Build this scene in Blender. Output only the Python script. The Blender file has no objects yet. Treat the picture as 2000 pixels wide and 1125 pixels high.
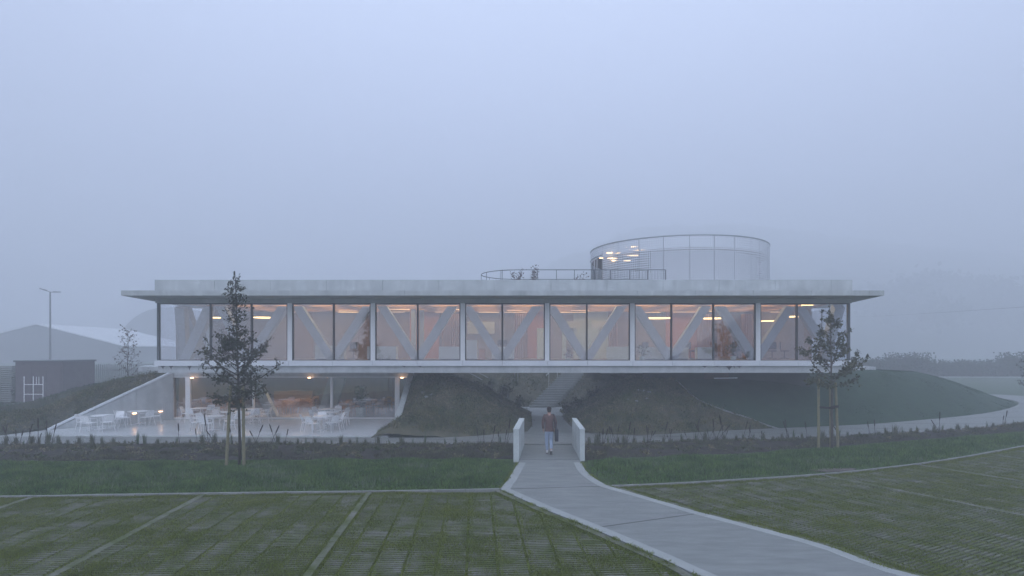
import bpy, bmesh, math, random
import numpy as np
from mathutils import Vector, Matrix
R = math.radians
random.seed(7)
rng = np.random.default_rng(11)
S = bpy.context.scene
COL = S.collection

# ------------------------------------------------------------------ camera
CH, F = 4.1, 1170.0            # eye height (m), focal length in photo pixels
HZ = 681.0                     # horizon row in the 2000x1125 photo
cam_d = bpy.data.cameras.new('camera')
cam_d.sensor_width = 36.0
cam_d.lens = 36.0 * F / 2000.0
cam_d.shift_y = (HZ - 562.5) / 2000.0
cam_d.clip_start, cam_d.clip_end = 0.1, 1500
cam = bpy.data.objects.new('camera', cam_d)
cam.location = (0, 0, CH)
cam.rotation_euler = (R(90), 0, 0)
COL.objects.link(cam)
S.camera = cam

# ------------------------------------------------------------------ world, sun, exposure
SUN_EL, SUN_ROT = R(36), R(188)
w = bpy.data.worlds.new('World'); S.world = w; w.use_nodes = True
nt = w.node_tree; nt.nodes.clear()
def wn(t, **k):
    n = nt.nodes.new(t)
    for a, b in k.items(): setattr(n, a, b)
    return n
sky = wn('ShaderNodeTexSky', sky_type='NISHITA', sun_disc=False, sun_elevation=SUN_EL, sun_rotation=SUN_ROT)
tc = wn('ShaderNodeTexCoord'); sx = wn('ShaderNodeSeparateXYZ')
nt.links.new(tc.outputs['Generated'], sx.inputs[0])
ramp = wn('ShaderNodeValToRGB')
ramp.color_ramp.elements[0].position = 0.0; ramp.color_ramp.elements[0].color = (0.302, 0.357, 0.580, 1)
ramp.color_ramp.elements[1].position = 1.0; ramp.color_ramp.elements[1].color = (0.83, 0.950, 1.20, 1)
nt.links.new(sx.outputs['Z'], ramp.inputs[0])
sc_ = wn('ShaderNodeVectorMath', operation='SCALE'); sc_.inputs['Scale'].default_value = 10.0
# broad soft brightening added to the sky ahead and high, opposite the sun lamp
dt = wn('ShaderNodeVectorMath', operation='DOT_PRODUCT'); dt.inputs[1].default_value = (0.10, 0.82, 0.56)
nt.links.new(tc.outputs['Generated'], dt.inputs[0])
mr = wn('ShaderNodeMapRange'); mr.inputs[1].default_value = 0.55; mr.inputs[2].default_value = 1.0; mr.inputs[3].default_value = 0.92; mr.inputs[4].default_value = 1.25; mr.interpolation_type = 'SMOOTHSTEP'
nt.links.new(dt.outputs['Value'], mr.inputs[0])
gl = wn('ShaderNodeVectorMath', operation='SCALE'); nt.links.new(ramp.outputs[0], gl.inputs[0]); nt.links.new(mr.outputs[0], gl.inputs['Scale'])
nt.links.new(gl.outputs[0], sc_.inputs[0])
mx = wn('ShaderNodeMix', data_type='RGBA'); mx.inputs[0].default_value = 0.93   # thick overcast veil over the clear sky
nt.links.new(sky.outputs[0], mx.inputs[6]); nt.links.new(sc_.outputs[0], mx.inputs[7])
bg = wn('ShaderNodeBackground'); bg.inputs['Strength'].default_value = 0.1
nt.links.new(mx.outputs[2], bg.inputs['Color'])
wo = wn('ShaderNodeOutputWorld'); nt.links.new(bg.outputs[0], wo.inputs['Surface'])

sun_d = bpy.data.lights.new('sun', 'SUN'); sun_d.energy = 0.75; sun_d.angle = R(85); sun_d.color = (0.92, 0.94, 1.0)
sun = bpy.data.objects.new('sun', sun_d); COL.objects.link(sun)
sd = Vector((math.sin(SUN_ROT) * math.cos(SUN_EL), math.cos(SUN_ROT) * math.cos(SUN_EL), math.sin(SUN_EL)))
sun.rotation_euler = sd.to_track_quat('Z', 'Y').to_euler()

S.view_settings.view_transform = 'Standard'; S.view_settings.look = 'None'
S.view_settings.exposure = 0.68; S.view_settings.gamma = 1.0; S.view_settings.use_curve_mapping = False
S.render.engine = 'CYCLES'
c = S.cycles
c.use_denoising = True
c.max_bounces, c.diffuse_bounces, c.glossy_bounces, c.transmission_bounces = 8, 3, 4, 6
c.volume_bounces, c.transparent_max_bounces = 3, 32
c.sample_clamp_indirect = 4.0
c.use_adaptive_sampling = True; c.adaptive_threshold = 0.004
FOG = 0.0059

# ------------------------------------------------------------------ helpers
def P(px, py, Y):  return Vector(((px - 1000) / F * Y, Y, CH - (py - HZ) / F * Y))
def G(px, py, z=0.0):
    Y = (CH - z) * F / (py - HZ); return Vector(((px - 1000) / F * Y, Y, z))
def XA(px, Y): return (px - 1000) / F * Y
def ZA(py, Y): return CH - (py - HZ) / F * Y

class MB:
    def __init__(s): s.v, s.f, s.m = [], [], []
    def add(s, vs, fs, m=0):
        b = len(s.v); s.v += [tuple(v) for v in vs]
        s.f += [tuple(i + b for i in f) for f in fs]; s.m += [m] * len(fs); return s
    def box(s, x0, x1, y0, y1, z0, z1, m=0):
        return s.add([(x0,y0,z0),(x1,y0,z0),(x1,y1,z0),(x0,y1,z0),(x0,y0,z1),(x1,y0,z1),(x1,y1,z1),(x0,y1,z1)],
                     [(0,3,2,1),(4,5,6,7),(0,1,5,4),(1,2,6,5),(2,3,7,6),(3,0,4,7)], m)
    def prism(s, poly, z0, z1, m=0):               # poly counter-clockwise in plan
        n = len(poly)
        z0s = z0 if hasattr(z0, '__len__') else [z0]*n; z1s = z1 if hasattr(z1, '__len__') else [z1]*n
        vs = [(p[0],p[1],a) for p,a in zip(poly,z0s)] + [(p[0],p[1],a) for p,a in zip(poly,z1s)]
        return s.add(vs, [tuple(range(n-1,-1,-1)), tuple(range(n,2*n))] + [(i,(i+1)%n,(i+1)%n+n,i+n) for i in range(n)], m)
    def bar(s, a, b, w, h, up=(0,0,1), m=0):        # oriented box from a to b
        a, b = Vector(a), Vector(b); d = (b-a).normalized(); u = Vector(up)
        sd = d.cross(u)
        if sd.length < 1e-4: sd = d.cross(Vector((0,1,0)))
        sd.normalize(); u = sd.cross(d).normalized()
        vs = []
        for p in (a, b):
            for i, j in ((-1,-1),(1,-1),(1,1),(-1,1)): vs.append(p + sd*(i*w/2) + u*(j*h/2))
        return s.add(vs, [(0,1,2,3),(7,6,5,4),(0,4,5,1),(1,5,6,2),(2,6,7,3),(3,7,4,0)], m)
    def tube(s, pts, r, n=6, m=0, closed=False):
        pts = [Vector(p) for p in pts]; k = len(pts)
        rs = r if hasattr(r, '__len__') else [r]*k
        vs = []
        for i, p in enumerate(pts):
            if closed: d = pts[(i+1)%k] - pts[i-1]
            else: d = pts[min(i+1,k-1)] - pts[max(i-1,0)]
            d.normalize()
            a = d.cross(Vector((0,0,1)) if abs(d.z) < .9 else Vector((0,1,0))).normalized(); b = a.cross(d)
            for j in range(n):
                t = 2*math.pi*j/n; vs.append(p + (a*math.cos(t) + b*math.sin(t))*rs[i])
        fs = []
        for i in range(k if closed else k-1):
            i2 = (i+1) % k
            for j in range(n): fs.append((i*n+j, i*n+(j+1)%n, i2*n+(j+1)%n, i2*n+j))
        if not closed: fs += [tuple(range(n-1,-1,-1)), tuple(range((k-1)*n, k*n))]
        return s.add(vs, fs, m)
    def ball(s, c0, rx, ry, rz, nu=10, nv=7, m=0):
        vs = [(c0[0],c0[1],c0[2]-rz)]
        for j in range(1, nv):
            a = -math.pi/2 + math.pi*j/nv
            for i in range(nu):
                t = 2*math.pi*i/nu
                vs.append((c0[0]+rx*math.cos(a)*math.cos(t), c0[1]+ry*math.cos(a)*math.sin(t), c0[2]+rz*math.sin(a)))
        vs.append((c0[0],c0[1],c0[2]+rz)); fs = []
        for i in range(nu): fs.append((0, 1+(i+1)%nu, 1+i))
        for j in range(nv-2):
            for i in range(nu):
                a = 1+j*nu; fs.append((a+i, a+(i+1)%nu, a+nu+(i+1)%nu, a+nu+i))
        l = len(vs)-1; a = 1+(nv-2)*nu
        for i in range(nu): fs.append((a+i, a+(i+1)%nu, l))
        return s.add(vs, fs, m)
    def mesh(s, name, mats, origin=(0,0,0), smooth=False):
        me = bpy.data.meshes.new(name)
        o = Vector(origin)
        me.from_pydata([tuple(Vector(v)-o) for v in s.v], [], s.f)
        for mm in (mats if isinstance(mats, (list,tuple)) else [mats]): me.materials.append(mm)
        if any(s.m): me.polygons.foreach_set('material_index', s.m)
        if smooth: me.polygons.foreach_set('use_smooth', [True]*len(s.f))
        me.update(); return me
    def build(s, name, mats, parent=None, smooth=False, **props):
        o0 = parent_world(parent)
        return link(name, s.mesh(name, mats, o0, smooth), parent, **props)

WORLD = {}
def parent_world(p):
    t = Vector((0,0,0))
    while p is not None: t += p.location; p = p.parent
    return t
def link(name, me, parent=None, **props):
    o = bpy.data.objects.new(name, me); COL.objects.link(o)
    if parent is not None: o.parent = parent
    for k, v in props.items(): o[k] = v
    return o
def thing(name, label, cat, loc=(0,0,0), rz=0, group=None):
    o = bpy.data.objects.new(name, None); COL.objects.link(o)
    o.empty_display_size = .2
    o.location = loc; o.rotation_euler = (0,0,rz); o['label'] = label; o['category'] = cat
    if group: o['group'] = group
    return o
def tag(o, label, cat, group=None):
    o['label'] = label; o['category'] = cat
    if group: o['group'] = group
    return o
KIDS = {}
def kids(o):
    return [x for x in bpy.data.objects if x.parent == o]
def make_copier(root):
    tree = [(ch, kids(ch)) for ch in kids(root)]
    def cp(loc, rz=0, label=None, group=None, scale=None):
        r = root.copy(); COL.objects.link(r); r.location = loc; r.rotation_euler = (0,0,rz)
        if scale: r.scale = (scale,)*3
        if label: r['label'] = label
        if group: r['group'] = group
        for ch, gs in tree:
            c2 = ch.copy(); COL.objects.link(c2); c2.parent = r
            for g in gs:
                d = g.copy(); COL.objects.link(d); d.parent = c2
        return r
    return cp

def mat(name, col, col2=None, rough=.8, scale=4.0, detail=5, bump=0.0, bscale=40.0, spec=.3, metallic=0, emit=None, estr=0, island=0, ramp=(.35,.7), stretch=None, world=False):
    m = bpy.data.materials.new(name); m.use_nodes = True
    t = m.node_tree; b = t.nodes['Principled BSDF']
    b.inputs['Roughness'].default_value = rough; b.inputs['Metallic'].default_value = metallic
    b.inputs['Specular IOR Level'].default_value = spec
    b.inputs['Base Color'].default_value = (*col, 1)
    if emit:
        b.inputs['Emission Color'].default_value = (*emit, 1); b.inputs['Emission Strength'].default_value = estr
    if col2 or bump:
        tc = t.nodes.new('ShaderNodeTexCoord'); src = tc.outputs['Object']
        if world: src = t.nodes.new('ShaderNodeNewGeometry').outputs['Position']
        if stretch:
            mp = t.nodes.new('ShaderNodeMapping'); mp.inputs['Scale'].default_value = stretch
            t.links.new(src, mp.inputs['Vector']); src = mp.outputs[0]
    if col2:
        n = t.nodes.new('ShaderNodeTexNoise'); n.inputs['Scale'].default_value = scale; n.inputs['Detail'].default_value = detail
        n.inputs['Roughness'].default_value = .6
        t.links.new(src, n.inputs['Vector'])
        r = t.nodes.new('ShaderNodeValToRGB'); r.color_ramp.elements[0].position = ramp[0]; r.color_ramp.elements[1].position = ramp[1]
        r.color_ramp.elements[0].color = (*col,1); r.color_ramp.elements[1].color = (*col2,1)
        t.links.new(n.outputs['Fac'], r.inputs[0]); out = r.outputs[0]
        if island:
            g = t.nodes.new('ShaderNodeNewGeometry'); mr = t.nodes.new('ShaderNodeMapRange')
            mr.inputs[3].default_value = 1-island; mr.inputs[4].default_value = 1+island
            t.links.new(g.outputs['Random Per Island'], mr.inputs[0])
            v = t.nodes.new('ShaderNodeVectorMath'); v.operation = 'SCALE'
            t.links.new(out, v.inputs[0]); t.links.new(mr.outputs[0], v.inputs['Scale']); out = v.outputs[0]
        t.links.new(out, b.inputs['Base Color'])
    if bump:
        n2 = t.nodes.new('ShaderNodeTexNoise'); n2.inputs['Scale'].default_value = bscale; n2.inputs['Detail'].default_value = 6
        t.links.new(src, n2.inputs['Vector'])
        bp = t.nodes.new('ShaderNodeBump'); bp.inputs['Strength'].default_value = bump; bp.inputs['Distance'].default_value = .03
        t.links.new(n2.outputs['Fac'], bp.inputs['Height']); t.links.new(bp.outputs[0], b.inputs['Normal'])
    return m

def mat_concrete(name, c1, c2, streak=.25, rough=.75, lines=0):
    m = mat(name, c1, c2, rough=rough, scale=1.3, detail=8, bump=.15, bscale=25)
    t = m.node_tree; b = t.nodes['Principled BSDF']; src = b.inputs['Base Color'].links[0].from_socket
    tc = t.nodes.new('ShaderNodeTexCoord'); mp = t.nodes.new('ShaderNodeMapping'); mp.inputs['Scale'].default_value = (2.2, 2.2, .22)
    t.links.new(tc.outputs['Object'], mp.inputs['Vector'])
    n = t.nodes.new('ShaderNodeTexNoise'); n.inputs['Scale'].default_value = 1.6; n.inputs['Detail'].default_value = 6
    t.links.new(mp.outputs[0], n.inputs['Vector'])
    mr = t.nodes.new('ShaderNodeMapRange'); mr.inputs[1].default_value = .3; mr.inputs[2].default_value = .75
    mr.inputs[3].default_value = 1+streak*.2; mr.inputs[4].default_value = 1-streak*.6
    t.links.new(n.outputs['Fac'], mr.inputs[0])
    v = t.nodes.new('ShaderNodeVectorMath'); v.operation = 'SCALE'
    t.links.new(src, v.inputs[0]); t.links.new(mr.outputs[0], v.inputs['Scale']); t.links.new(v.outputs[0], b.inputs['Base Color'])
    return m

def mat_glass(name, refl, tint=(.94,.95,.965)):
    m = bpy.data.materials.new(name); m.use_nodes = True; t = m.node_tree; t.nodes.clear()
    tr = t.nodes.new('ShaderNodeBsdfTransparent'); tr.inputs[0].default_value = (*tint,1)
    gl = t.nodes.new('ShaderNodeBsdfGlossy'); gl.inputs['Roughness'].default_value = .01; gl.inputs['Color'].default_value = (.95,.97,1,1)
    ge = t.nodes.new('ShaderNodeNewGeometry'); dt = t.nodes.new('ShaderNodeVectorMath'); dt.operation = 'DOT_PRODUCT'
    t.links.new(ge.outputs['Normal'], dt.inputs[0]); t.links.new(ge.outputs['Incoming'], dt.inputs[1])
    def mt(op, a, b):
        n = t.nodes.new('ShaderNodeMath'); n.operation = op
        for i, v in enumerate((a, b)):
            if v is None: continue
            if isinstance(v, (int, float)): n.inputs[i].default_value = v
            else: t.links.new(v, n.inputs[i])
        return n.outputs[0]
    fr = mt('MULTIPLY', mt('POWER', mt('SUBTRACT', 1.0, mt('ABSOLUTE', dt.outputs['Value'], None)), 5.0), .5)   # Schlick, same from both sides
    ad = t.nodes.new('ShaderNodeMath'); ad.operation = 'ADD'; ad.use_clamp = True; ad.inputs[1].default_value = refl
    mx = t.nodes.new('ShaderNodeMixShader'); o = t.nodes.new('ShaderNodeOutputMaterial')
    t.links.new(fr, ad.inputs[0]); t.links.new(ad.outputs[0], mx.inputs[0])
    t.links.new(tr.outputs[0], mx.inputs[1]); t.links.new(gl.outputs[0], mx.inputs[2]); t.links.new(mx.outputs[0], o.inputs[0])
    return m

def noise2(x, y, s=1.0, seed=0):
    r = np.random.default_rng(seed); out = 0
    for k in range(7):
        a = r.uniform(0, 6.28); fq = s*(.5+1.9*r.random())*(1.45**(k*.5)); ph = r.uniform(0, 6.28)
        out = out + np.sin((x*np.cos(a)+y*np.sin(a))*fq + ph + 1.3*np.sin((x*np.sin(a)-y*np.cos(a))*fq*.6+ph*2))/(1.2**k)
    return out/3.2

def blades(name, pts, h, wd, m, lean=.5, parent=None, seed=1, seg=1, **props):
    """grass blades as one mesh: one (or two-step) tapered blade per point"""
    r = np.random.default_rng(seed); n = len(pts); a = r.uniform(0, 2*np.pi, n)
    dx, dy = np.cos(a), np.sin(a); la = r.uniform(0, 2*np.pi, n); ll = r.uniform(.1, 1, n)*lean*h
    lx, ly = np.cos(la)*ll, np.sin(la)*ll; pts = np.asarray(pts, float)
    base0 = pts - np.stack([dx*wd, dy*wd, 0*h], 1)*.5; base1 = pts + np.stack([dx*wd, dy*wd, 0*h], 1)*.5
    tip = pts + np.stack([lx, ly, h], 1)
    if seg == 1:
        V = np.stack([base0, base1, tip], 1).reshape(-1, 3); k = 3
        loops = np.arange(n*3); ls = np.arange(0, n*3, 3); lt = np.full(n, 3)
    else:
        midc = pts + np.stack([lx*.3, ly*.3, h*.6], 1); o = np.stack([dx*wd, dy*wd, 0*h], 1)*.38
        V = np.stack([base0, base1, midc+o, midc-o, tip], 1).reshape(-1, 3)
        i = np.arange(n)*5
        loops = np.stack([i, i+1, i+2, i+3, i+3, i+2, i+4], 1).reshape(-1)
        ls = np.stack([np.arange(n)*7, np.arange(n)*7+4], 1).reshape(-1); lt = np.tile([4,3], n)
    me = raw_mesh(name, V, loops, ls, lt, m)
    return link(name, me, parent, **props)
def raw_mesh(name, V, loops, ls, lt, m):
    me = bpy.data.meshes.new(name)
    me.vertices.add(len(V)); me.vertices.foreach_set('co', np.asarray(V, np.float32).ravel())
    me.loops.add(len(loops)); me.loops.foreach_set('vertex_index', np.asarray(loops, np.int32))
    me.polygons.add(len(ls)); me.polygons.foreach_set('loop_start', np.asarray(ls, np.int32)); me.polygons.foreach_set('loop_total', np.asarray(lt, np.int32))
    me.materials.append(m); me.update(calc_edges=True); me.validate(); return me
def leaves_mesh(name, pts, size, m, dirs=None, seed=3, elong=1.9):
    """leaf-shaped quads (diamond, slightly folded)"""
    r = np.random.default_rng(seed); n = len(pts); pts = np.asarray(pts, float)
    d = r.normal(size=(n,3)) if dirs is None else np.asarray(dirs) + r.normal(size=(n,3))*.55
    d /= np.linalg.norm(d, axis=1)[:,None]; u = r.normal(size=(n,3)); s = np.cross(d, u); s /= np.linalg.norm(s, axis=1)[:,None]
    nn = np.cross(d, s); sz = (size*r.uniform(.65, 1.25, n))[:,None] if np.isscalar(size) else (size*r.uniform(.7,1.2,n))[:,None]
    a = pts; b = pts + d*sz*.55 + s*sz*.5/elong*1.05 + nn*sz*.06; c_ = pts + d*sz; e = pts + d*sz*.5 - s*sz*.5/elong*1.05 + nn*sz*.06
    V = np.stack([a,b,c_,e],1).reshape(-1,3); loops = np.arange(n*4)
    return raw_mesh(name, V, loops, np.arange(0,n*4,4), np.full(n,4), m)

def sdist(X, Y, poly):
    """signed distance (inside positive) of points to a closed polygon"""
    X = np.asarray(X, float); Y = np.asarray(Y, float); d = np.full(X.shape, 1e9); ins = np.zeros(X.shape, bool); n = len(poly)
    for i in range(n):
        ax, ay = poly[i][:2]; bx, by = poly[(i+1)%n][:2]; ex, ey = bx-ax, by-ay
        t = np.clip(((X-ax)*ex+(Y-ay)*ey)/(ex*ex+ey*ey+1e-12), 0, 1)
        d = np.minimum(d, np.hypot(X-ax-t*ex, Y-ay-t*ey))
        cnd = ((ay > Y) != (by > Y)) & (X < (bx-ax)*(Y-ay)/((by-ay) if by != ay else 1e-12)+ax)
        ins ^= cnd
    return np.where(ins, d, -d)
def pline_d(X, Y, pl):
    d = np.full(np.shape(X), 1e9)
    for (ax,ay),(bx,by) in zip(pl[:-1], pl[1:]):
        ex, ey = bx-ax, by-ay; t = np.clip(((X-ax)*ex+(Y-ay)*ey)/(ex*ex+ey*ey), 0, 1)
        d = np.minimum(d, np.hypot(X-ax-t*ex, Y-ay-t*ey))
    return d
def grid_mesh(name, x0, x1, y0, y1, st, hf, m, keep=None, matf=None, smooth=True, **props):
    xs = np.arange(x0, x1+st*.5, st); ys = np.arange(y0, y1+st*.5, st); X, Y = np.meshgrid(xs, ys); Z = hf(X, Y)
    nx, ny = len(xs), len(ys); idx = np.arange(nx*ny).reshape(ny, nx)
    q = np.stack([idx[:-1,:-1], idx[:-1,1:], idx[1:,1:], idx[1:,:-1]], -1).reshape(-1,4)
    cx = (X[:-1,:-1]+st/2).ravel(); cy = (Y[:-1,:-1]+st/2).ravel()
    if keep is not None:
        k = keep(cx, cy); q, cx, cy = q[k], cx[k], cy[k]
    used = np.unique(q); re = np.full(nx*ny, -1); re[used] = np.arange(len(used)); q = re[q]
    V = np.stack([X.ravel(), Y.ravel(), Z.ravel()], 1)[used]
    ms = m if isinstance(m, list) else [m]
    me = raw_mesh(name, V, q.ravel(), np.arange(0, len(q)*4, 4), np.full(len(q),4), ms[0])
    for mm in ms[1:]: me.materials.append(mm)
    if matf is not None: me.polygons.foreach_set('material_index', matf(cx, cy).astype(np.int32))
    if smooth: me.polygons.foreach_set('use_smooth', np.ones(len(q), bool))
    return link(name, me, None, **props)
def offset(pl, d):
    """offset a plan polyline to its left by d"""
    out = []
    for i in range(len(pl)):
        a = Vector(pl[max(i-1,0)][:2]); b = Vector(pl[min(i+1,len(pl)-1)][:2]); t = (b-a).normalized()
        out.append((pl[i][0]-t.y*d, pl[i][1]+t.x*d))
    return out
def strip(mb, pl, pr, z0, z1, m=0):
    for i in range(len(pl)-1):
        mb.prism([pl[i], pl[i+1], pr[i+1], pr[i]], z0, z1, m)
    return mb
def smooth_pl(pts, n=6):
    out = []; k = len(pts)
    for i in range(k-1):
        p0, p1, p2, p3 = (np.array(pts[max(min(j,k-1),0)][:2], float) for j in (i-1,i,i+1,i+2))
        for t in np.linspace(0, 1, n, endpoint=False):
            out.append(tuple(.5*((2*p1)+(-p0+p2)*t+(2*p0-5*p1+4*p2-p3)*t*t+(-p0+3*p1-3*p2+p3)*t**3)))
    out.append(tuple(pts[-1][:2])); return out
def resample(pl, n):
    p = np.array([q[:2] for q in pl], float); s = np.r_[0, np.cumsum(np.hypot(*np.diff(p, axis=0).T))]
    t = np.linspace(0, s[-1], n); return [(float(a), float(b)) for a, b in zip(np.interp(t, s, p[:,0]), np.interp(t, s, p[:,1]))]

# ------------------------------------------------------------------ materials
M = {}
M['concrete'] = mat_concrete('concrete', (.44,.47,.47), (.56,.59,.585), .28)
M['concrete_beam'] = mat_concrete('concrete_beam', (.44,.47,.48), (.57,.59,.60), .25)
M['canopy'] = mat_concrete('canopy_concrete', (.36,.385,.385), (.45,.475,.47), .2)
M['bridge'] = mat_concrete('bridge_concrete', (.46,.50,.50), (.58,.62,.61), .22)
M['white'] = mat('white_metal', (.80,.81,.82), rough=.35, spec=.4)
M['fascia'] = mat('fascia_metal', (.70,.73,.77), (.77,.80,.83), rough=.3, scale=.8, spec=.5)
M['darkframe'] = mat('dark_frame', (.060,.064,.075), rough=.4)
M['midframe'] = mat('grey_frame', (.10,.11,.12), rough=.45)
M['soffit'] = mat('soffit', (.20,.205,.21), (.25,.255,.26), rough=.8, scale=1.0)
M['glass'] = mat_glass('glass', .095)
M['glass_low'] = mat_glass('glass_low', .15); M['glass_side'] = mat_glass('glass_side', .03)
M['truss'] = mat_concrete('truss_concrete', (.29,.32,.34), (.35,.385,.40), .12)
M['woodceil'] = mat('wood_ceiling', (.38,.22,.10), (.48,.28,.13), rough=.6, scale=2, stretch=(.4,6,1))
M['woodwall'] = mat('wood_wall', (.17,.105,.06), (.25,.155,.085), rough=.6, scale=1.5, stretch=(4,4,.5))
M['orangewall'] = mat('orange_wall', (.50,.19,.05), (.42,.16,.045), rough=.7, scale=2)
M['mauve'] = mat('mauve_wall', (.21,.175,.17), (.27,.22,.20), rough=.8, scale=1)
M['carpet'] = mat('carpet', (.16,.14,.14), (.22,.18,.17), rough=.95, scale=5)
M['cabinet'] = mat('cabinet_white', (.50,.55,.53), rough=.5)
M['palewall'] = mat('pale_wall', (.42,.50,.46), (.46,.54,.50), rough=.8, scale=1)
M['lamp_warm'] = mat('lamp_warm', (.9,.8,.6), emit=(1,.62,.27), estr=3.0)
M['lamp_ring'] = mat('lamp_ring', (.9,.8,.6), emit=(1,.66,.28), estr=2.6)
M['lamp_strip'] = mat('lamp_strip', (.9,.8,.6), emit=(1,.55,.25), estr=.9)
M['hidden_fill'] = mat('hidden_fill', (.9,.8,.6), emit=(1,.68,.28), estr=4.6)
M['cafe_fill'] = mat('cafe_fill', (.9,.8,.6), emit=(1,.66,.38), estr=22.0)
M['wall_lamp'] = mat('wall_lamp_glow', (.9,.8,.7), emit=(1,.55,.28), estr=6.0)
M['woodchair'] = mat('wood_chair', (.42,.22,.09), (.5,.28,.12), rough=.5, scale=6)
M['steel'] = mat('steel', (.33,.34,.36), rough=.35, metallic=.7)
M['bark'] = mat('bark', (.045,.038,.034), (.075,.065,.058), rough=.9, scale=14, bump=.5, bscale=60)
M['bark2'] = mat('bark_grey', (.085,.075,.068), (.13,.115,.10), rough=.9, scale=14, bump=.5, bscale=60)
M['leaf'] = mat('leaf', (.024,.031,.018), (.050,.056,.028), rough=.55, scale=3, island=.35)
M['leaf2'] = mat('leaf_autumn', (.040,.052,.026), (.085,.080,.034), rough=.55, scale=2.5, island=.4)
M['leafdry'] = mat('leaf_dry', (.10,.055,.045), (.07,.05,.05), rough=.7, scale=3, island=.3)
M['stake'] = mat('stake_wood', (.19,.178,.105), (.26,.24,.145), rough=.8, scale=5, stretch=(8,8,.8), bump=.2)
M['strapm'] = mat('tree_tie', (.035,.03,.03), rough=.8)
# ------------------------------------------------------------------ ground, paths, parking, beds
M['field'] = mat('field_grass', (.060,.095,.062), (.085,.115,.075), rough=.95, scale=.35, bump=.4, bscale=8)
M['soil'] = mat('soil', (.022,.021,.018), (.050,.045,.037), rough=.95, scale=3.5, bump=.9, bscale=14)
M['parkbase'] = mat('parking_soil', (.060,.085,.016), (.085,.110,.024), rough=.95, scale=2.2, bump=.6, bscale=30)
M['lawnbase'] = mat('lawn_soil', (.032,.058,.018), (.046,.078,.026), rough=.95, scale=2, bump=.6, bscale=20)
M['blade'] = mat('grass_blade', (.040,.096,.018), (.115,.190,.045), rough=.6, scale=1.3, island=.6)
M['blade_short'] = mat('grass_short', (.105,.140,.016), (.160,.192,.028), rough=.6, scale=.9, island=.4)
M['mowed'] = mat('mown_grass', (.022,.050,.032), (.034,.068,.040), rough=.95, scale=1.4, bump=.7, bscale=22)
M['mound_blade'] = mat('mound_grass', (.020,.050,.028), (.052,.094,.046), rough=.7, scale=.9, island=.35)
M['planted'] = mat('planted_bank', (.056,.062,.038), (.135,.125,.085), rough=.95, scale=1.1, bump=.9, bscale=9)
M['weed'] = mat('bank_weeds', (.070,.100,.034), (.175,.160,.092), rough=.8, scale=.7, island=.6)
M['path'] = mat('path_concrete', (.165,.18,.175), (.245,.26,.255), rough=.62, scale=2.2, detail=9, bump=.2, bscale=60, stretch=(.45,1.7,1), ramp=(.30,.72))
M['pathborder'] = mat_concrete('path_border', (.29,.31,.305), (.35,.37,.365), .1, rough=.7)
M['paver'] = mat('paver_concrete', (.065,.085,.020), (.158,.160,.138), rough=.85, scale=1.7, bump=.4, bscale=60, island=.22, world=True, ramp=(.38,.64))
M['kerb'] = mat('kerb_concrete', (.20,.21,.20), (.29,.30,.29), rough=.85, scale=3, bump=.3)
M['terrace'] = mat_concrete('terrace_concrete', (.58,.61,.62), (.66,.69,.69), .1, rough=.15)
M['stalk'] = mat('reed_stalk', (.040,.038,.030), (.055,.05,.04), rough=.8, scale=8)
M['reedhead'] = mat('reed_head', (.030,.020,.018), rough=.9)
M['tuft'] = mat('tuft_grass', (.070,.085,.045), (.125,.130,.075), rough=.7, scale=2, island=.4)
M['tuftg'] = mat('tuft_green', (.060,.095,.045), (.095,.13,.065), rough=.7, scale=2, island=.35)

def sheet(name, poly, z, m, th=.02, **props):
    return MB().prism([tuple(p[:2]) for p in poly], z-th, z, 0).build(name, m, None, kind='structure', **props)

MB().add([(-670,-75,-.05),(670,-75,-.05),(670,690,-.05),(-670,690,-.05)], [(0,1,2,3)]).build('ground', M['field'], None, kind='structure')

# key plan lines (photo pixel -> ground point)
g2 = lambda pts: [tuple(G(*p)[:2]) for p in pts]
curb_left = [(-60,15.6),(-30,16.1)] + g2([(-40,972),(200,968.5),(500,964),(760,961),(976,957)])
curb_right = g2([(1188,951),(1300,946.5),(1450,938),(1600,928),(1720,916),(1850,899),(2000,872),(2120,848)]) 
pathL = g2([(976,957),(1055,993),(1160,1036),(1300,1097),(1395,1140)]) + [(5.2,8.4),(8.0,5.0)]   # left outer edge of approach path, far -> near
pathR = g2([(1188,951),(1300,983),(1368,1003),(1600,1064),(1776,1124)]) + [(9.6,8.6),(12.4,5.2)]
pathL = smooth_pl(pathL, 5); pathR = smooth_pl(pathR, 5)
neckL = g2([(1012,901),(1002,922),(991,940),(976,957)]); neckR = g2([(1131.5,901),(1145,922),(1166,939),(1188,951)])
PL = smooth_pl([(.49,25.3),(.38,23.6),(.27,21.9)] + neckL[1:], 4) + pathL[1:]
PR = smooth_pl([(2.53,25.3),(2.51,23.6),(2.49,21.9)] + neckR[1:], 4) + pathR[1:]
PLr, PRr = resample(PL, 160), resample(PR, 160)
pav = bpy.data.objects.new('path', None); COL.objects.link(pav); pav['kind'] = 'structure'
mb = MB(); strip(mb, PLr, PRr, -.03, .030); mb.build('approach_path', M['path'], pav)
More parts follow.
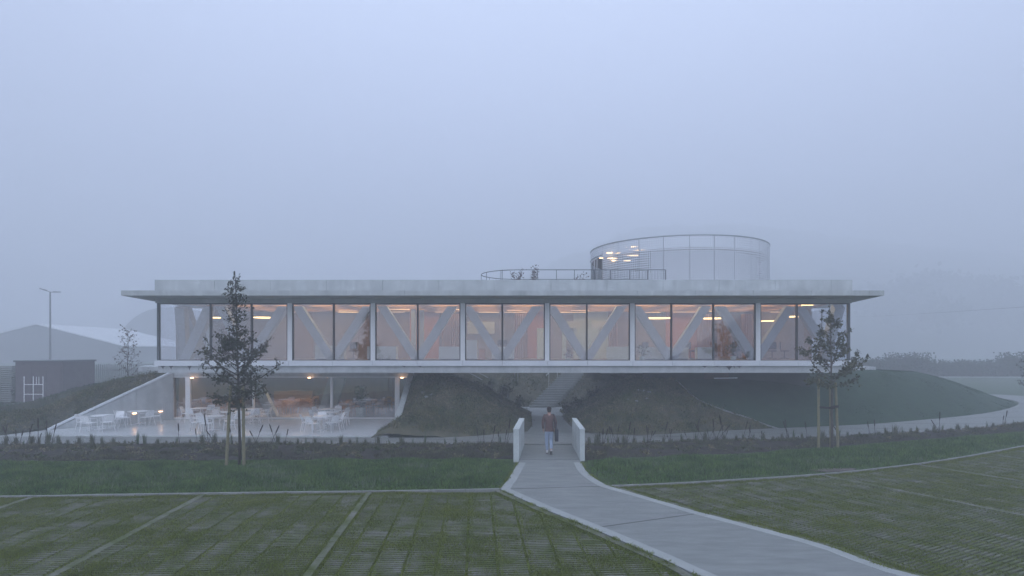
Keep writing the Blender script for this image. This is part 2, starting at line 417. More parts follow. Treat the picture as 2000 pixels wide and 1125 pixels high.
# pale edging strips of the approach path, in long cast pieces
def cut(pl, seglen):
    p = np.array(pl); s = np.r_[0, np.cumsum(np.hypot(*np.diff(p, axis=0).T))]; n = max(1, int(round(s[-1]/seglen))); res = []
    for i in range(n):
        t = np.linspace(s[-1]*i/n+.004, s[-1]*(i+1)/n-.004, 5)
        res.append(list(zip(np.interp(t, s, p[:,0]), np.interp(t, s, p[:,1]))))
    return res
i0 = next(i for i, p in enumerate(PL) if p[1] < 21.85)
for pl, sg in ((PL[i0:], 1), (PR[i0:], -1)):
    pl = resample(pl, 240)
    for seg in cut(pl, 2.4):
        inn, out = offset(seg, sg*.27), offset(seg, sg*.005)
        mb = MB(); strip(mb, inn, out, .0, .036) if sg > 0 else strip(mb, out, inn, .0, .036)
        mb.build('edging_strip', M['pathborder'], pav)
# expansion joints
M['joint'] = mat('joint', (.05,.052,.055), rough=.9)
for a, b in (((980,957.5),(1187,951.5)), ((1165,1033),(1372,1004)), ((1013,899.5),(1131,899.5))):
    A, B = G(*a), G(*b); MB().bar(A+Vector((0,0,.0325)), B+Vector((0,0,.0325)), .018, .004).build('joint', M['joint'], pav)

# curved lateral path
latF = [(-60,25.4),(-25,25.6)] + g2([(300,867.5),(700,868),(1000,868),(1140,868),(1240,865),(1450,860),(1620,856),(1800,846),(2000,827)]) + [(36,39.5),(43,47),(44,52),(40,56.5)]
latB = [(-60,28.0),(-25,28.0)] + g2([(300,854.2),(745,856),(900,854),(1003,846)]) + [(1.9,29.9)] + g2([(1120,845.5),(1240,851),(1400,843),(1500,838),(1600,834),(1700,829),(1800,821),(1900,811),(1960,801)]) + [(37.2,44),(39.4,47),(39.9,49.5),(37.6,50.6)]
n_ = 150
lf, lb = resample(smooth_pl(latF, 5), n_), resample(smooth_pl(latB, 5), n_)
# match by x for straight part: rebuild lb as nearest progression
mb = MB(); strip(mb, lb[::-1], lf[::-1], -.03, .026); mb.build('lateral_path', M['path'], pav)
for k in range(18, n_-10, 7):
    A, B = Vector((*lb[k], .0285)), Vector((*lf[k], .0285)); MB().bar(A, B, .014, .004).build('joint', M['joint'], pav)
# passage under the building and the round court floor
MB().prism([(.75,29.4),(3.35,29.4),(3.05,32),(3.0,37.2),(1.2,37.2),(1.1,32)], -.03, .022).build('passage_floor', M['path'], pav)
cc, cr = (2.1,39.2), 2.9
MB().prism([(cc[0]+cr*math.cos(t), cc[1]+cr*math.sin(t)) for t in np.linspace(0, 2*math.pi, 40)[:-1]], -.03, .034).build('court_floor', M['pathborder'], pav)
# grey service strip far right (pale line before the hedge)
MB().prism([(48,87),(110,84),(110,86),(48,89)], -.04, -.02).build('far_path', M['pathborder'], pav)

# lawns
lawnL_top = [(-60,22.4)] + g2([(-100,901),(200,900),(500,899),(800,896),(1003,897)])
lawnL = curb_left + [tuple(neckL[2]), tuple(neckL[1]), (.05,21.9)] + lawnL_top[::-1]
lawnR_top = g2([(1141,899),(1200,894),(1440,886),(1680,868),(1880,852),(2000,842),(2150,822)])
lawnR = [tuple(neckR[0])] + [tuple(neckR[1]), tuple(neckR[2])] + curb_right + lawnR_top[::-1]
sheet('lawn', lawnL, .0, M['lawnbase']); sheet('lawn', lawnR, .0, M['lawnbase'])
# planting beds between the lawns and the lateral path
def fx(pl, x): return np.interp(x, [p[0] for p in pl], [p[1] for p in pl])
BEDH = []
def bed(x0, x1, top, name):
    def hf(X, Y):
        a = fx(top, X); b = fx(lf_s, X); t = np.clip((Y-a)/(b-a+1e-6), -.2, 1.2)
        h = .015 + .10*np.sin(np.clip(t,0,1)*np.pi)*(1+.5*noise2(X,Y,2.2,5)) + .03*noise2(X,Y,7,6)
        return np.where((t<-.02)|(t>1.0), -.02, np.maximum(h, .005))
    BEDH.append(hf)
    def keep(cx, cy): return (cy > fx(top, cx)-.15) & (cy < fx(lf_s, cx)+.1)
    ys = fx(top, np.linspace(x0,x1,30)); ye = fx(lf_s, np.linspace(x0,x1,30))
    return grid_mesh(name, x0, x1, ys.min()-.2, ye.max()+.2, .12, hf, M['soil'], keep, kind='structure')
lf_s = sorted(lf, key=lambda p: p[0]); lb_s = sorted(lb, key=lambda p: p[0])
lf_s = [p for p in lf_s if p[1] < 45]
bed(-26, .04, lawnL_top, 'planting_bed'); bed(2.72, 32, lawnR_top, 'planting_bed')
# weeds and stubble lying on the beds
def scatter(n, x0, x1, y0, y1, ok, seed):
    r = np.random.default_rng(seed); x = r.uniform(x0,x1,n); y = r.uniform(y0,y1,n); k = ok(x,y); return x[k], y[k]
M['bedweed'] = mat('bed_weeds', (.050,.046,.032), (.105,.115,.060), rough=.85, scale=1.4, island=.6)
for (x0,x1,top,sd) in ((-26,0,lawnL_top,21),(2.8,32,lawnR_top,22)):
    x, y = scatter(300000, x0, x1, 21, 36, lambda x,y: (y>fx(top,x)-.05)&(y<fx(lf_s,x)-.03)&(noise2(x,y,1.6,sd)+.55*np.random.default_rng(sd).random(len(x))>.25), sd)
    n = len(x); h = rng.uniform(.04,.17,n)
    blades('bed_weeds', np.stack([x,y,BEDH[0 if x0 < 0 else 1](x,y)-.01],1), h, np.full(n,.016), M['bedweed'], 1.6, seed=sd, kind='stuff')

# kerb along the parking
for pl in (smooth_pl(curb_left,4), smooth_pl(curb_right,4)):
    k = bpy.data.objects.new('kerb', None); COL.objects.link(k); k['kind'] = 'structure'
    for seg in cut(pl, 1.0 if len(pl) > 0 else 1):
        if seg[0][0] < -24 or seg[0][0] > 26: continue
        mb = MB(); strip(mb, offset(seg,.035), offset(seg,-.035), -.06, .045); mb.build('kerb_stone', M['kerb'], k)

# lawn grass
def lawn_blades(poly, n, x0, x1, y0, y1, seed, name):
    r = np.random.default_rng(seed)
    x = r.uniform(x0,x1,n); y = r.uniform(y0,y1,n); d = sdist(x,y,poly); k = d > -.01; x,y,d = x[k],y[k],d[k]
    patch = np.clip(.5+.6*noise2(x,y,1.1,seed+1)+.25*noise2(x,y,3.5,seed+2), 0, 1.2)
    edge = np.clip(d/.7, .12, 1)
    h = (.05+.17*patch)*edge*r.uniform(.6,1.25,len(x))
    blades(name, np.stack([x,y,np.zeros(len(x))],1), h, .011+.010*r.random(len(x)), M['blade'], .75, seed=seed+3, seg=2, kind='stuff')
lawn_blades(lawnL, 190000, -21, .6, 16.3, 22.6, 31, 'lawn_grass')
lawn_blades(lawnR, 190000, 2.4, 26, 17.5, 30, 32, 'lawn_grass')
# pale flowering grass wisps in the lawn
M['wisp'] = mat('pale_grass', (.13,.17,.11), (.19,.22,.15), rough=.7, scale=3)
wx, wy = [], []
for _ in range(90):
    if random.random() < .55: cx, cy = random.uniform(-16,-.8), random.uniform(17.2,20.5)
    else: cx, cy = random.uniform(3.6,18), random.uniform(18.8,22)
    if sdist(np.array([cx]),np.array([cy]),lawnL)[0] < .2 and sdist(np.array([cx]),np.array([cy]),lawnR)[0] < .2: continue
    k = random.randint(10,40); wx += list(np.random.default_rng(_).normal(cx,.3,k)); wy += list(np.random.default_rng(_+99).normal(cy,.14,k))
wx, wy = np.array(wx), np.array(wy); n = len(wx)
blades('pale_grass_wisps', np.stack([wx,wy,np.zeros(n)],1), rng.uniform(.14,.30,n), np.full(n,.012), M['wisp'], 1.1, seed=5, seg=2, kind='stuff')
# bare patch in the right lawn next to the kerb
pc = G(1628,919.5); M['bare'] = mat('bare_earth', (.085,.072,.062), (.19,.165,.155), rough=.95, scale=6, bump=.6)
MB().prism([(pc.x+.80*math.cos(t)*(1+.12*math.sin(3*t)), pc.y+.26*math.sin(t)*(1+.15*math.cos(2*t))+.10*math.cos(t)) for t in np.linspace(0,2*math.pi,22)[:-1]], .0, .045).build('bare_patch', M['bare'], None, kind='structure')

# ragged grass creeping over the path edging
ex, ey = [], []
for pl, sg in ((PL[i0:],1),(PR[i0:],-1)):
    pp = np.array(resample(offset(pl, -sg*.02), 600)); r = np.random.default_rng(77+sg); k = r.integers(0, 600, 9000); dn = noise2(pp[k,0]*3, pp[k,1]*3, 1.2, 9)
    kk = dn + r.random(9000)*.8 > .62; q = pp[k][kk]; ex += list(q[:,0]+r.normal(0,.035,len(q))); ey += list(q[:,1]+r.normal(0,.035,len(q)))
ex, ey = np.array(ex), np.array(ey); kk = ey > 9.5; ex, ey = ex[kk], ey[kk]
blades('edge_grass', np.stack([ex,ey,np.zeros(len(ex))],1), rng.uniform(.03,.085,len(ex)), np.full(len(ex),.013), M['blade_short'], 1.2, seed=78, seg=2, kind='stuff')
# ---------------- parking of grass pavers
park = sheet('parking', [(-60,-8),(60,-8),(60,14)] + curb_right[::-1] + [tuple(p) for p in pathR[::-1][:1]] + [tuple(p) for p in pathL[::-1][:1]] + curb_left[::-1], -.018, M['parkbase'])
bpy.data.objects.remove(park)
mb = MB()
pkL = [(-40,4),(7.6,4.0)] + [p for p in PL[::-1] if p[1] < 17.35 and p[1] > 4] + curb_left[::-1][1:6] + [(-40,15.9)]
pkR = [(12.4,5.2),(40,5.2),(40,31)] + curb_right[::-1] + [p for p in PR if p[1] < 17.8]
prk = bpy.data.objects.new('parking', None); COL.objects.link(prk); prk['kind'] = 'structure'
MB().prism(pkL, -.045, -.016).build('parking_base', M['parkbase'], prk)
MB().prism(pkR, -.045, -.016).build('parking_base', M['parkbase'], prk)
BW, NB, PIT = .54, 4, .108
def paver_mesh():
    mb = MB()
    for k in range(NB):
        y = k*PIT; b = .007
        vs = [(-BW/2,y,-.03),(BW/2,y,-.03),(BW/2,y+.066,-.03),(-BW/2,y+.066,-.03),(-BW/2+b,y+b,.012),(BW/2-b,y+b,.012),(BW/2-b,y+.066-b,.012),(-BW/2+b,y+.066-b,.012)]
        mb.add(vs, [(4,5,6,7),(0,1,5,4),(1,2,6,5),(2,3,7,6),(3,0,4,7)])
    return mb
pmesh = paver_mesh().mesh('grass_paver', M['paver'])
PAVERS = []; LINES = []; JG = []
def lay(poly, org, ang, x0, x1, y0, y1, line_us, margin):
    ca, sa = math.cos(ang), math.sin(ang)
    W = .585; nu = int((x1-x0)/W); nv = int((y1-y0)/(NB*PIT))
    for i in range(nu):
        u = x0 + i*W
        if any(abs(u-l) < W*.5+.10 for l in line_us): 
            pass
        for j in range(nv):
            v = y0 + j*NB*PIT
            x, y = org[0]+u*ca-v*sa, org[1]+u*sa+v*ca
            if y < 9.2 or abs(x/max(y,1)) > 1.2: continue
            PAVERS.append((x, y, ang, u, v, poly, margin))
lineL = [-4.07, -8.67, -13.27]; dL = -.0607
lay(pkL, (-4.07+.0607*17, 0), math.atan(.0607)*1.0, -22, 14, 8.6, 18.5, [], .30)
angR = math.atan2(.477,.879)
oR = np.array([10.4,18.7])
lay(pkR, tuple(oR), angR, -14, 16, -14, 10, [], .30)
# clip: whole pavers become pieces, partial ones lose bars
full, rest = [], MB()
cx = np.array([p[0] for p in PAVERS]); cy = np.array([p[1] for p in PAVERS])
def bar_world(p, u, v):
    ca, sa = math.cos(p[2]), math.sin(p[2]); return p[0]+u*ca-v*sa, p[1]+u*sa+v*ca
sd_cache = {}
allb = []
for p in PAVERS:
    for k in range(NB):
        for t in np.linspace(-BW/2, BW/2, 9):
            allb.append(bar_world(p, t, k*PIT+.033))
allb = np.array(allb).reshape(len(PAVERS), NB, 9, 2)
sdv = np.zeros(allb.shape[:3])
for idp, poly in enumerate((pkL, pkR)):
    sel = np.array([p[5] is poly for p in PAVERS])
    sdv[sel] = sdist(allb[sel][...,0], allb[sel][...,1], poly)
# stall lines cut through the paving
def line_dist(A, B, q): 
    d = (B-A)/np.linalg.norm(B-A); r = q-A; return np.abs(r[...,0]*d[1]-r[...,1]*d[0])
SL = []
for X in lineL: SL.append((np.array([X-.0607*2, 19.0]), np.array([X-.0607*-8, 9.0]), 0))
dR = np.array([.477,-.879]); pR = np.array([.879,.477])
for k in range(0,3): SL.append((oR+pR*4.6*k-dR*3, oR+pR*4.6*k+dR*12, 1))
ldm = np.full(sdv.shape, 1e9)
for A, B, w_ in SL:
    sel = np.array([(p[5] is pkR) == bool(w_) for p in PAVERS]); ldm[sel] = np.minimum(ldm[sel], line_dist(A,B,allb[sel]))
ok = (sdv > .33) & (ldm > .11)
for i, p in enumerate(PAVERS):
    o = ok[i]
    if o.all(): full.append(p); continue
    for k in range(NB):
        idx = np.where(o[k])[0]
        if len(idx) < 2: continue
        u0, u1 = (-BW/2 + idx[0]*BW/8), (-BW/2 + idx[-1]*BW/8); y = k*PIT; b = .007
        vs = [(u0,y,-.03),(u1,y,-.03),(u1,y+.066,-.03),(u0,y+.066,-.03),(u0+b,y+b,.012),(u1-b,y+b,.012),(u1-b,y+.066-b,.012),(u0+b,y+.066-b,.012)]
        rest.add([(*bar_world(p,a,b_),z) for a,b_,z in vs], [(4,5,6,7),(0,1,5,4),(1,2,6,5),(2,3,7,6),(3,0,4,7)])
# largest in the picture first: those inside the frame, nearest
def infr(p): 
    px, py = 1000+p[0]/p[1]*F, HZ+CH*F/p[1]; return -20 < px < 2020 and py < 1128
full.sort(key=lambda p: (not infr(p), p[1]))
for p in full[:300]:
    o = link('grass_paver', pmesh, prk); o.location = (p[0],p[1],random.uniform(-.003,.003)); o.rotation_euler = (random.uniform(-.006,.006),random.uniform(-.006,.006),p[2])
pm = paver_mesh()
for p in full[300:]:
    dz = random.uniform(-.004,.004); rest.add([(*bar_world(p,v[0],v[1]), v[2]+dz) for v in pm.v], pm.f)
rest.build('grass_pavers', M['paver'], prk, kind='stuff')
# stall line stones and the soldier course beside the path
sl_mesh = MB().box(-.075,.075,-.155,.155,-.03,.014).mesh('line_stone', M['paver'])
cnt = 0
for A, B, w_ in SL:
    L = np.linalg.norm(B-A); d = (B-A)/L; t = .1
    while t < L:
        q = A+d*t; px, py = 1000+q[0]/q[1]*F, HZ+CH*F/q[1]
        if sdist(np.array([q[0]]),np.array([q[1]]),pkR if w_ else pkL)[0] > .12 and py < 1150 and -80 < px < 2080:
            o = link('line_stone', sl_mesh, prk); o.location = (q[0],q[1],random.uniform(-.002,.003)); o.rotation_euler = (0,0,math.atan2(d[1],d[0])-math.pi/2); cnt += 1
        t += .32
ed_mesh = MB().box(-.30,.30,-.085,.085,-.03,.016).mesh('edge_stone', M['paver'])
for pl, sg in ((pathL,-1),(pathR,1)):
    p2 = resample(offset(pl, sg*.10), 400); pp = np.array(p2); s = np.r_[0,np.cumsum(np.hypot(*np.diff(pp,axis=0).T))]
    t = .35
    while t < s[-1]-.3:
        x,y = np.interp(t,s,pp[:,0]), np.interp(t,s,pp[:,1]); x2,y2 = np.interp(t+.05,s,pp[:,0]), np.interp(t+.05,s,pp[:,1])
        if y > 9.5:
            o = link('edge_stone', ed_mesh, prk); o.location = (x,y,random.uniform(-.002,.002)); o.rotation_euler = (0,0,math.atan2(y2-y,x2-x))
        t += .61
# grass in the joints
def joint_grass(poly, org, ang, n, x0, x1, y0, y1, seed):
    r = np.random.default_rng(seed); ca, sa = math.cos(ang), math.sin(ang)
    u = r.uniform(x0,x1,n); v = r.uniform(y0,y1,n)
    yy = org[1]+u*sa+v*ca; xx = org[0]+u*ca-v*sa; kk = (yy > 10.0) & (np.abs(xx/yy) < 1.06); u, v = u[kk], v[kk]; n = len(u)
    W = .585; ph = (u - x0 + BW/2) % W; col = ph > BW       # in a column joint
    vb = np.floor((v-y0)/PIT)*PIT + y0 + .066 + r.uniform(.002,.040,n)
    v2 = np.where(col, v, vb)
    x = org[0]+u*ca-v2*sa; y = org[1]+u*sa+v2*ca
    k = (y > 10.0) & (np.abs(x/y) < 1.06); x,y,u,v2,col = x[k],y[k],u[k],v2[k],col[k]
    d = sdist(x,y,poly); pn = noise2(x,y,1.3,seed+4)*.6+noise2(x,y,4.0,seed+5)*.4
    colw = np.random.default_rng(seed+8).uniform(.2,1.3,400)[np.clip(((u-x0)/W).astype(int),0,399)]
    keepp = np.where(col, .45+.65*colw*(pn+.6), .80+.35*pn)
    k = (d > .05) & (r.random(len(x)) < keepp); x,y,pn,col = x[k],y[k],pn[k],col[k]
    for A,B,w_ in SL:
        if bool(w_) == (poly is pkR): kk = line_dist(A,B,np.stack([x,y],1)) > .085; x,y,pn,col = x[kk],y[kk],pn[kk],col[kk]
    h = (.015+.021*np.clip(pn+.4,0,1.3)+.030*np.clip(pn-.55,0,1)+.016*col)*r.uniform(.6,1.3,len(x))
    print('JG',len(x))
    blades('joint_grass', np.stack([x,y,np.full(len(x),-.012)],1), h+.012, .013+.012*r.random(len(x)), M['blade_short'], 1.0, seed=seed+6, kind='stuff')
joint_grass(pkL, (-4.07+.0607*17,0), math.atan(.0607), 1500000, -19, 10, 9.5, 18.5, 41)
joint_grass(pkR, tuple(oR), angR, 2900000, -13, 17, -12, 9, 42)
# overgrown column joints: extra tall strips
def col_strip(poly, org, ang, x0, y0, y1, n_cols, seed):
    r = np.random.default_rng(seed); ca, sa = math.cos(ang), math.sin(ang); X=[];Y=[]
    for i in range(n_cols):
        m_ = int(1000*r.uniform(.3,1.4)); v = r.uniform(y0,y1,m_); u = x0 + i*.585 - .2925 + r.normal(0,.018,m_)
        X.append(org[0]+u*ca-v*sa); Y.append(org[1]+u*sa+v*ca)
    x,y = np.concatenate(X),np.concatenate(Y); k = (y>10.0)&(np.abs(x/y)<1.06)&(sdist(x,y,poly)>.1)&(noise2(x,y,1.8,seed)+r.random(len(x))>.35); x,y = x[k],y[k]
    blades('joint_grass', np.stack([x,y,np.full(len(x),-.01)],1), rng.uniform(.03,.065,len(x)), np.full(len(x),.016), M['blade_short'], 1.0, seed=seed, kind='stuff')
col_strip(pkL, (-4.07+.0607*17,0), math.atan(.0607), -22, 8.6, 18.5, 62, 51)
col_strip(pkR, tuple(oR), angR, -14, -14, 10, 52, 52)
# ------------------------------------------------------------------ terrain forms
wallA, wallB = Vector((-23.1,30.0,0)), Vector((-19.35,34.25,0)); WH = 2.74      # left retaining wall, front to back
wdir = (wallB-wallA).normalized(); wlen = (wallB-wallA).length
def cap_left(X, Y):
    t = ((X-wallA.x)*wdir.x + (Y-wallA.y)*wdir.y)/wlen; dp = -((X-wallA.x)*wdir.y - (Y-wallA.y)*wdir.x)   # distance to the left
    return np.clip(t,-.3,1.02)*WH, dp
berm_poly = [(-60,28.3),(-34,28.4),(-25.5,28.6),(-23.4,29.7),(-19.45,34.3),(-19.2,36),(-19.2,46),(-25,50),(-60,47)]
def berm_h(X, Y):
    cz, dp = cap_left(X, Y)
    hx = np.interp(X, [-40,-33,-29,-26.5,-25.4,-24,-21.5,-19.2], [.0,.05,.45,1.1,1.5,2.0,2.45,2.74])
    d = sdist(X, Y, berm_poly[:4]+[(-22,46),(-60,47)])
    hf = np.clip((Y-28.5)*.55, -.2, 9)
    h = np.minimum(np.minimum(hx, hf), np.maximum(cz,0)+.04+.30*np.maximum(dp,0))
    h = h + .05*noise2(X,Y,1.5,61) + .03*noise2(X,Y,4,62)
    return np.where(dp < .10, -.06, np.maximum(h, -.06))
M['berm'] = mat('berm_ground', (.040,.046,.034), (.065,.066,.046), rough=.95, scale=.7, bump=.8, bscale=9)
grid_mesh('grass_bank', -46,-19,28,46,.2, berm_h, M['berm'], lambda x,y: (cap_left(x,y)[1] > .12)&((y>29)|(x<-23.3)), kind='structure')

# planted mound left of the passage
capR = lambda Y: np.clip((Y-29.5)/5.0, 0, 1)*2.76
baseM2 = [(-6.6,27.9)] + g2([(745,856),(900,854),(1003,846)]) + [(.62,29.7),(1.05,31.5),(1.15,34),(1.2,37.5)]
def m2_h(X, Y):
    pl = [(-16,44),(-16,27.9)] + baseM2 + [(1.0,38),(-.5,40),(-1.2,44)]
    d = sdist(X, Y, pl)
    h = np.where(d < 0, d*.6, 2.80*np.sin(np.minimum(d/7.4,1)*np.pi/2))
    wl = np.clip(X+5.75, 0, 99)
    h = np.where(Y < 35.5, np.minimum(h, np.maximum(.5*(X+6.55), np.where(X>-5.72,capR(Y)+.02,-.1)) + .4*np.clip(X+5.7,0,99)), h)
    return h + .05*noise2(X,Y,1.6,63)+.03*noise2(X,Y,4.5,64)
M['bank_dark'] = M['planted']
grid_mesh('planted_bank', -6.6,1.6,27.7,44,.16, m2_h, M['planted'], lambda x,y: ((x>-5.62)|(y<29.9))&(np.hypot(x-cc[0],y-cc[1])>cr-.15), kind='structure')

# large mown mound right of the passage
baseM3 = [(3.0,38.5),(3.0,34),(3.05,31.8),(3.3,29.9)] + g2([(1140,846),(1240,851),(1400,843),(1500,838),(1600,834),(1700,829),(1800,821),(1900,811),(1960,801)]) + [(37.2,44),(39.1,47),(39.6,49.3),(37.6,50.3),(30,50.8),(24,50),(21,47),(5.2,47)]
def m3_h(X, Y):
    d = sdist(X, Y, baseM3)
    D = np.interp(X, [3,9,12,24,30,37], [7.6,6.6,4.9,5.2,5.6,6])
    cap = np.interp(X, [3,9,12,18,24,30,37], [2.6,2.5,2.42,2.6,2.70,2.4,1.5])
    h = np.where(d < 0, d*.5, cap*np.sin(np.clip(d/D,0,1)*np.pi/2)**1.1)
    return h
plant_line = [(9.4,34.2),(9.7,32.6),(10.2,31.8),(11.2,31.3),(12.4,31.0),(13.3,30.75),(14.2,30.5)]   # edge between planting and lawn
def isplanted(x, y): return sdist(x, y, [(2,27),(14.2,30.4)] + plant_line[::-1] + [(8.8,36),(8,47),(2,47)]) > 0
def m3_hn(X, Y):
    h = m3_h(X,Y); return h + np.where(isplanted(X,Y), .05*noise2(X,Y,1.6,65)+.03*noise2(X,Y,4.5,66), .015*noise2(X,Y,.9,67))
grid_mesh('grass_mound', 2.7,40.2,27.7,52,.2, m3_hn, [M['mowed'],M['planted']], lambda x,y: (np.hypot(x-cc[0],y-cc[1])>cr-.1), lambda x,y: isplanted(x,y), kind='structure')
e = MB(); pl = resample(smooth_pl(plant_line,4),40)
for a, b in zip(pl[:-1], pl[1:]):
    za, zb = m3_h(np.array([a[0]]),np.array([a[1]]))[0], m3_h(np.array([b[0]]),np.array([b[1]]))[0]
    e.bar((a[0],a[1],za+.02),(b[0],b[1],zb+.02),.012,.10)
tag(e.build('edging_rail', M['steel']), 'thin pale steel edging rail between the planted bank and the mown mound', 'garden edging')

# court embankment behind the passage
def court_h(X, Y):
    r = np.hypot(X-cc[0], Y-cc[1]); th = np.clip((Y-37.4)/2, 0, 1)
    h = np.clip((r-cr-.1)*.52, -.08, 3.7)*th
    return np.where(h<0, -.06, h + .05*noise2(X,Y,2,68)*np.clip(h,0,1))
grid_mesh('court_bank', -6,14,37.3,58,.2, court_h, M['planted'], lambda x,y: np.hypot(x-cc[0],y-cc[1])>cr-.25, kind='structure')

# weeds over the planted surfaces: low leafy clutter
def weeds(name, hf, ok, n, x0,x1,y0,y1, seed, hmin, hmax, m, wdt=.03):
    r = np.random.default_rng(seed); x = r.uniform(x0,x1,n); y = r.uniform(y0,y1,n); k = ok(x,y); x,y = x[k],y[k]
    pn = noise2(x,y,1.1,seed)+.5*noise2(x,y,3.3,seed+1); k = pn + r.random(len(x)) > .25; x,y,pn = x[k],y[k],pn[k]
    z = hf(x,y); h = (hmin+(hmax-hmin)*np.clip(.4+.6*pn,0,1))*r.uniform(.5,1.3,len(x))
    blades(name, np.stack([x,y,z-.02],1), h, np.full(len(x),wdt), m, 1.3, seed=seed+2, seg=2, kind='stuff')
weeds('bank_weeds', m2_h, lambda x,y: (m2_h(x,y)>.04)&((x>-5.55)|(y<29.8)), 60000, -6.4,1.2,28,41, 71, .05,.24, M['weed'])
weeds('bank_weeds', m3_h, lambda x,y: isplanted(x,y)&(m3_h(x,y)>.05), 80000, 3,14.5,28,44, 72, .05,.24, M['weed'])
weeds('bank_weeds', berm_h, lambda x,y: (berm_h(x,y)>.03)&(cap_left(x,y)[1]>.2)&(cap_left(x,y)[1]<2.6+.8*noise2(x,y,1,5)), 50000, -30,-19.3,28.4,38, 73, .05,.20, M['weed'])
weeds('bank_grass', berm_h, lambda x,y: (berm_h(x,y)>.0)&(cap_left(x,y)[1]>2.2), 60000, -44,-19.3,28.4,45, 75, .05,.16, M['mound_blade'])
weeds('court_weeds', court_h, lambda x,y: court_h(x,y)>.08, 16000, -5,12,37.4,50, 74, .05,.20, M['weed'], .035)
weeds('mound_grass', m3_h, lambda x,y: (~isplanted(x,y))&(m3_h(x,y)>.0)&(sdist(x,y,baseM3)>.02), 230000, 8,40,28.5,51, 76, .02,.07, M['mound_blade'], .022)

# leafy clumps that give the planted surfaces their mottled texture
M['clump'] = mat('leafy_clumps', (.046,.066,.026), (.170,.150,.090), rough=.85, scale=1.1, detail=3, island=.45, world=True, ramp=(.38,.62))
def clumps(name, hf, ok, n, x0,x1,y0,y1, seed, smin=.10, smax=.30):
    r = np.random.default_rng(seed); x = r.uniform(x0,x1,n); y = r.uniform(y0,y1,n); k = ok(x,y); x,y = x[k],y[k]; pts = []
    for a,b in zip(x,y):
        s = r.uniform(smin,smax); m_ = int(14+60*s); px_ = a+r.normal(0,s*.55,m_); py_ = b+r.normal(0,s*.55,m_)
        pts.append(np.stack([px_,py_,hf(px_,py_)+np.abs(r.normal(0,s*.45,m_))],1))
    pts = np.concatenate(pts); link(name, leaves_mesh(name, pts, .085, M['clump'], None, seed+1, 1.6), None, kind='stuff')
clumps('bank_clumps', m2_h, lambda x,y: (m2_h(x,y)>.06)&((x>-5.45)|(y<29.3)), 900, -6,1.0,28.2,37, 91)
clumps('bank_clumps', m3_h, lambda x,y: isplanted(x,y)&(m3_h(x,y)>.06), 1500, 3,14.2,28.4,38, 92)
clumps('bank_clumps', berm_h, lambda x,y: (berm_h(x,y)>.05)&(cap_left(x,y)[1]>.25)&(cap_left(x,y)[1]<2.4), 900, -29,-19.3,28.6,36, 93)
def bed_clump(k, top, x0, x1, seed):
    hf = BEDH[k]; clumps('bed_clumps', lambda x,y: np.maximum(hf(x,y),0), lambda x,y: (y>fx(top,x)+.1)&(y<fx(lf_s,x)-.25)&(noise2(x,y,1.5,seed)>-.2), 2600, x0,x1,21.5,34, seed, .05, .15)
bed_clump(0, lawnL_top, -24, 0, 95); bed_clump(1, lawnR_top, 2.9, 30, 96)
clumps('court_clumps', court_h, lambda x,y: (court_h(x,y)>.1)&(np.abs(x-2.05-(y-41.4)*.643)>1.2), 700, -5,11,38,47, 94)
# wooded hill lost in the fog behind
def hill_h(X, Y):
    px = 1000+X/Y*F
    prof = np.interp(px, [300,700,900,1050,1250,1450,1650,1850,2100,2600], [0,3,26,52,78,80,72,64,58,50])
    t = np.clip((Y-275)/320, 0, 1)
    return 1.6*prof*(t**.85) + 3.0*noise2(X,Y,.16,81)*np.clip(t*4,0,1) + 2.2*noise2(X,Y,.5,82)*np.clip(t*4,0,1) - .3
M['forest'] = mat('forest', (.028,.042,.030), (.055,.075,.048), rough=.95, scale=.12, bump=1.0, bscale=.6)
grid_mesh('wooded_hill', -160,640,270,615,5.0, hill_h, M['forest'], kind='structure')
# ------------------------------------------------------------------ main building
YC, YG, YP = 28.5, 30.5, 31.0           # canopy edge, upper glass, parapet
ZS, ZST = 2.875, 3.50                    # soffit of the floor slab, finished upper floor
ZGT, ZCS, ZCT = 6.41, 6.63, 6.865
ZPT = 7.66
XL, XR = XA(310,YG), XA(1657,YG)
FL, FR = -.16, .217                      # the plan fans out towards the back
bld = thing('office_building', 'long pale concrete pavilion with a glazed upper storey under a wide flat canopy roof', 'building', (0,34,0))
def bb(mb, name, m, parent=bld, **k): return mb.build(name, m, parent, **k)
def fan(y0, y1, xl, xr, grow=0): return [(xl+FL*(y0-YG), y0),(xr+FR*(y0-YG), y0),(xr+FR*(y1-YG), y1),(xl+FL*(y1-YG), y1)]
# floor slab: front beam, and the wider plate behind
bb(MB().prism(fan(YG-.08, 37.4, XL, XR), ZS, 3.225), 'floor_slab', M['concrete_beam'])
bb(MB().prism([(-26.2,42),(-19.3,37.405),(-4.2,37.405),(-4.2,44.2),(-27,44.2)], 2.52, 2.87), 'floor_slab', M['concrete_beam'])
bb(MB().prism([(5.6,37.405),(18.8,37.405),(24.6,40.5),(25.4,56),(5.6,56)], 2.56, 2.874), 'floor_slab', M['concrete_beam'])
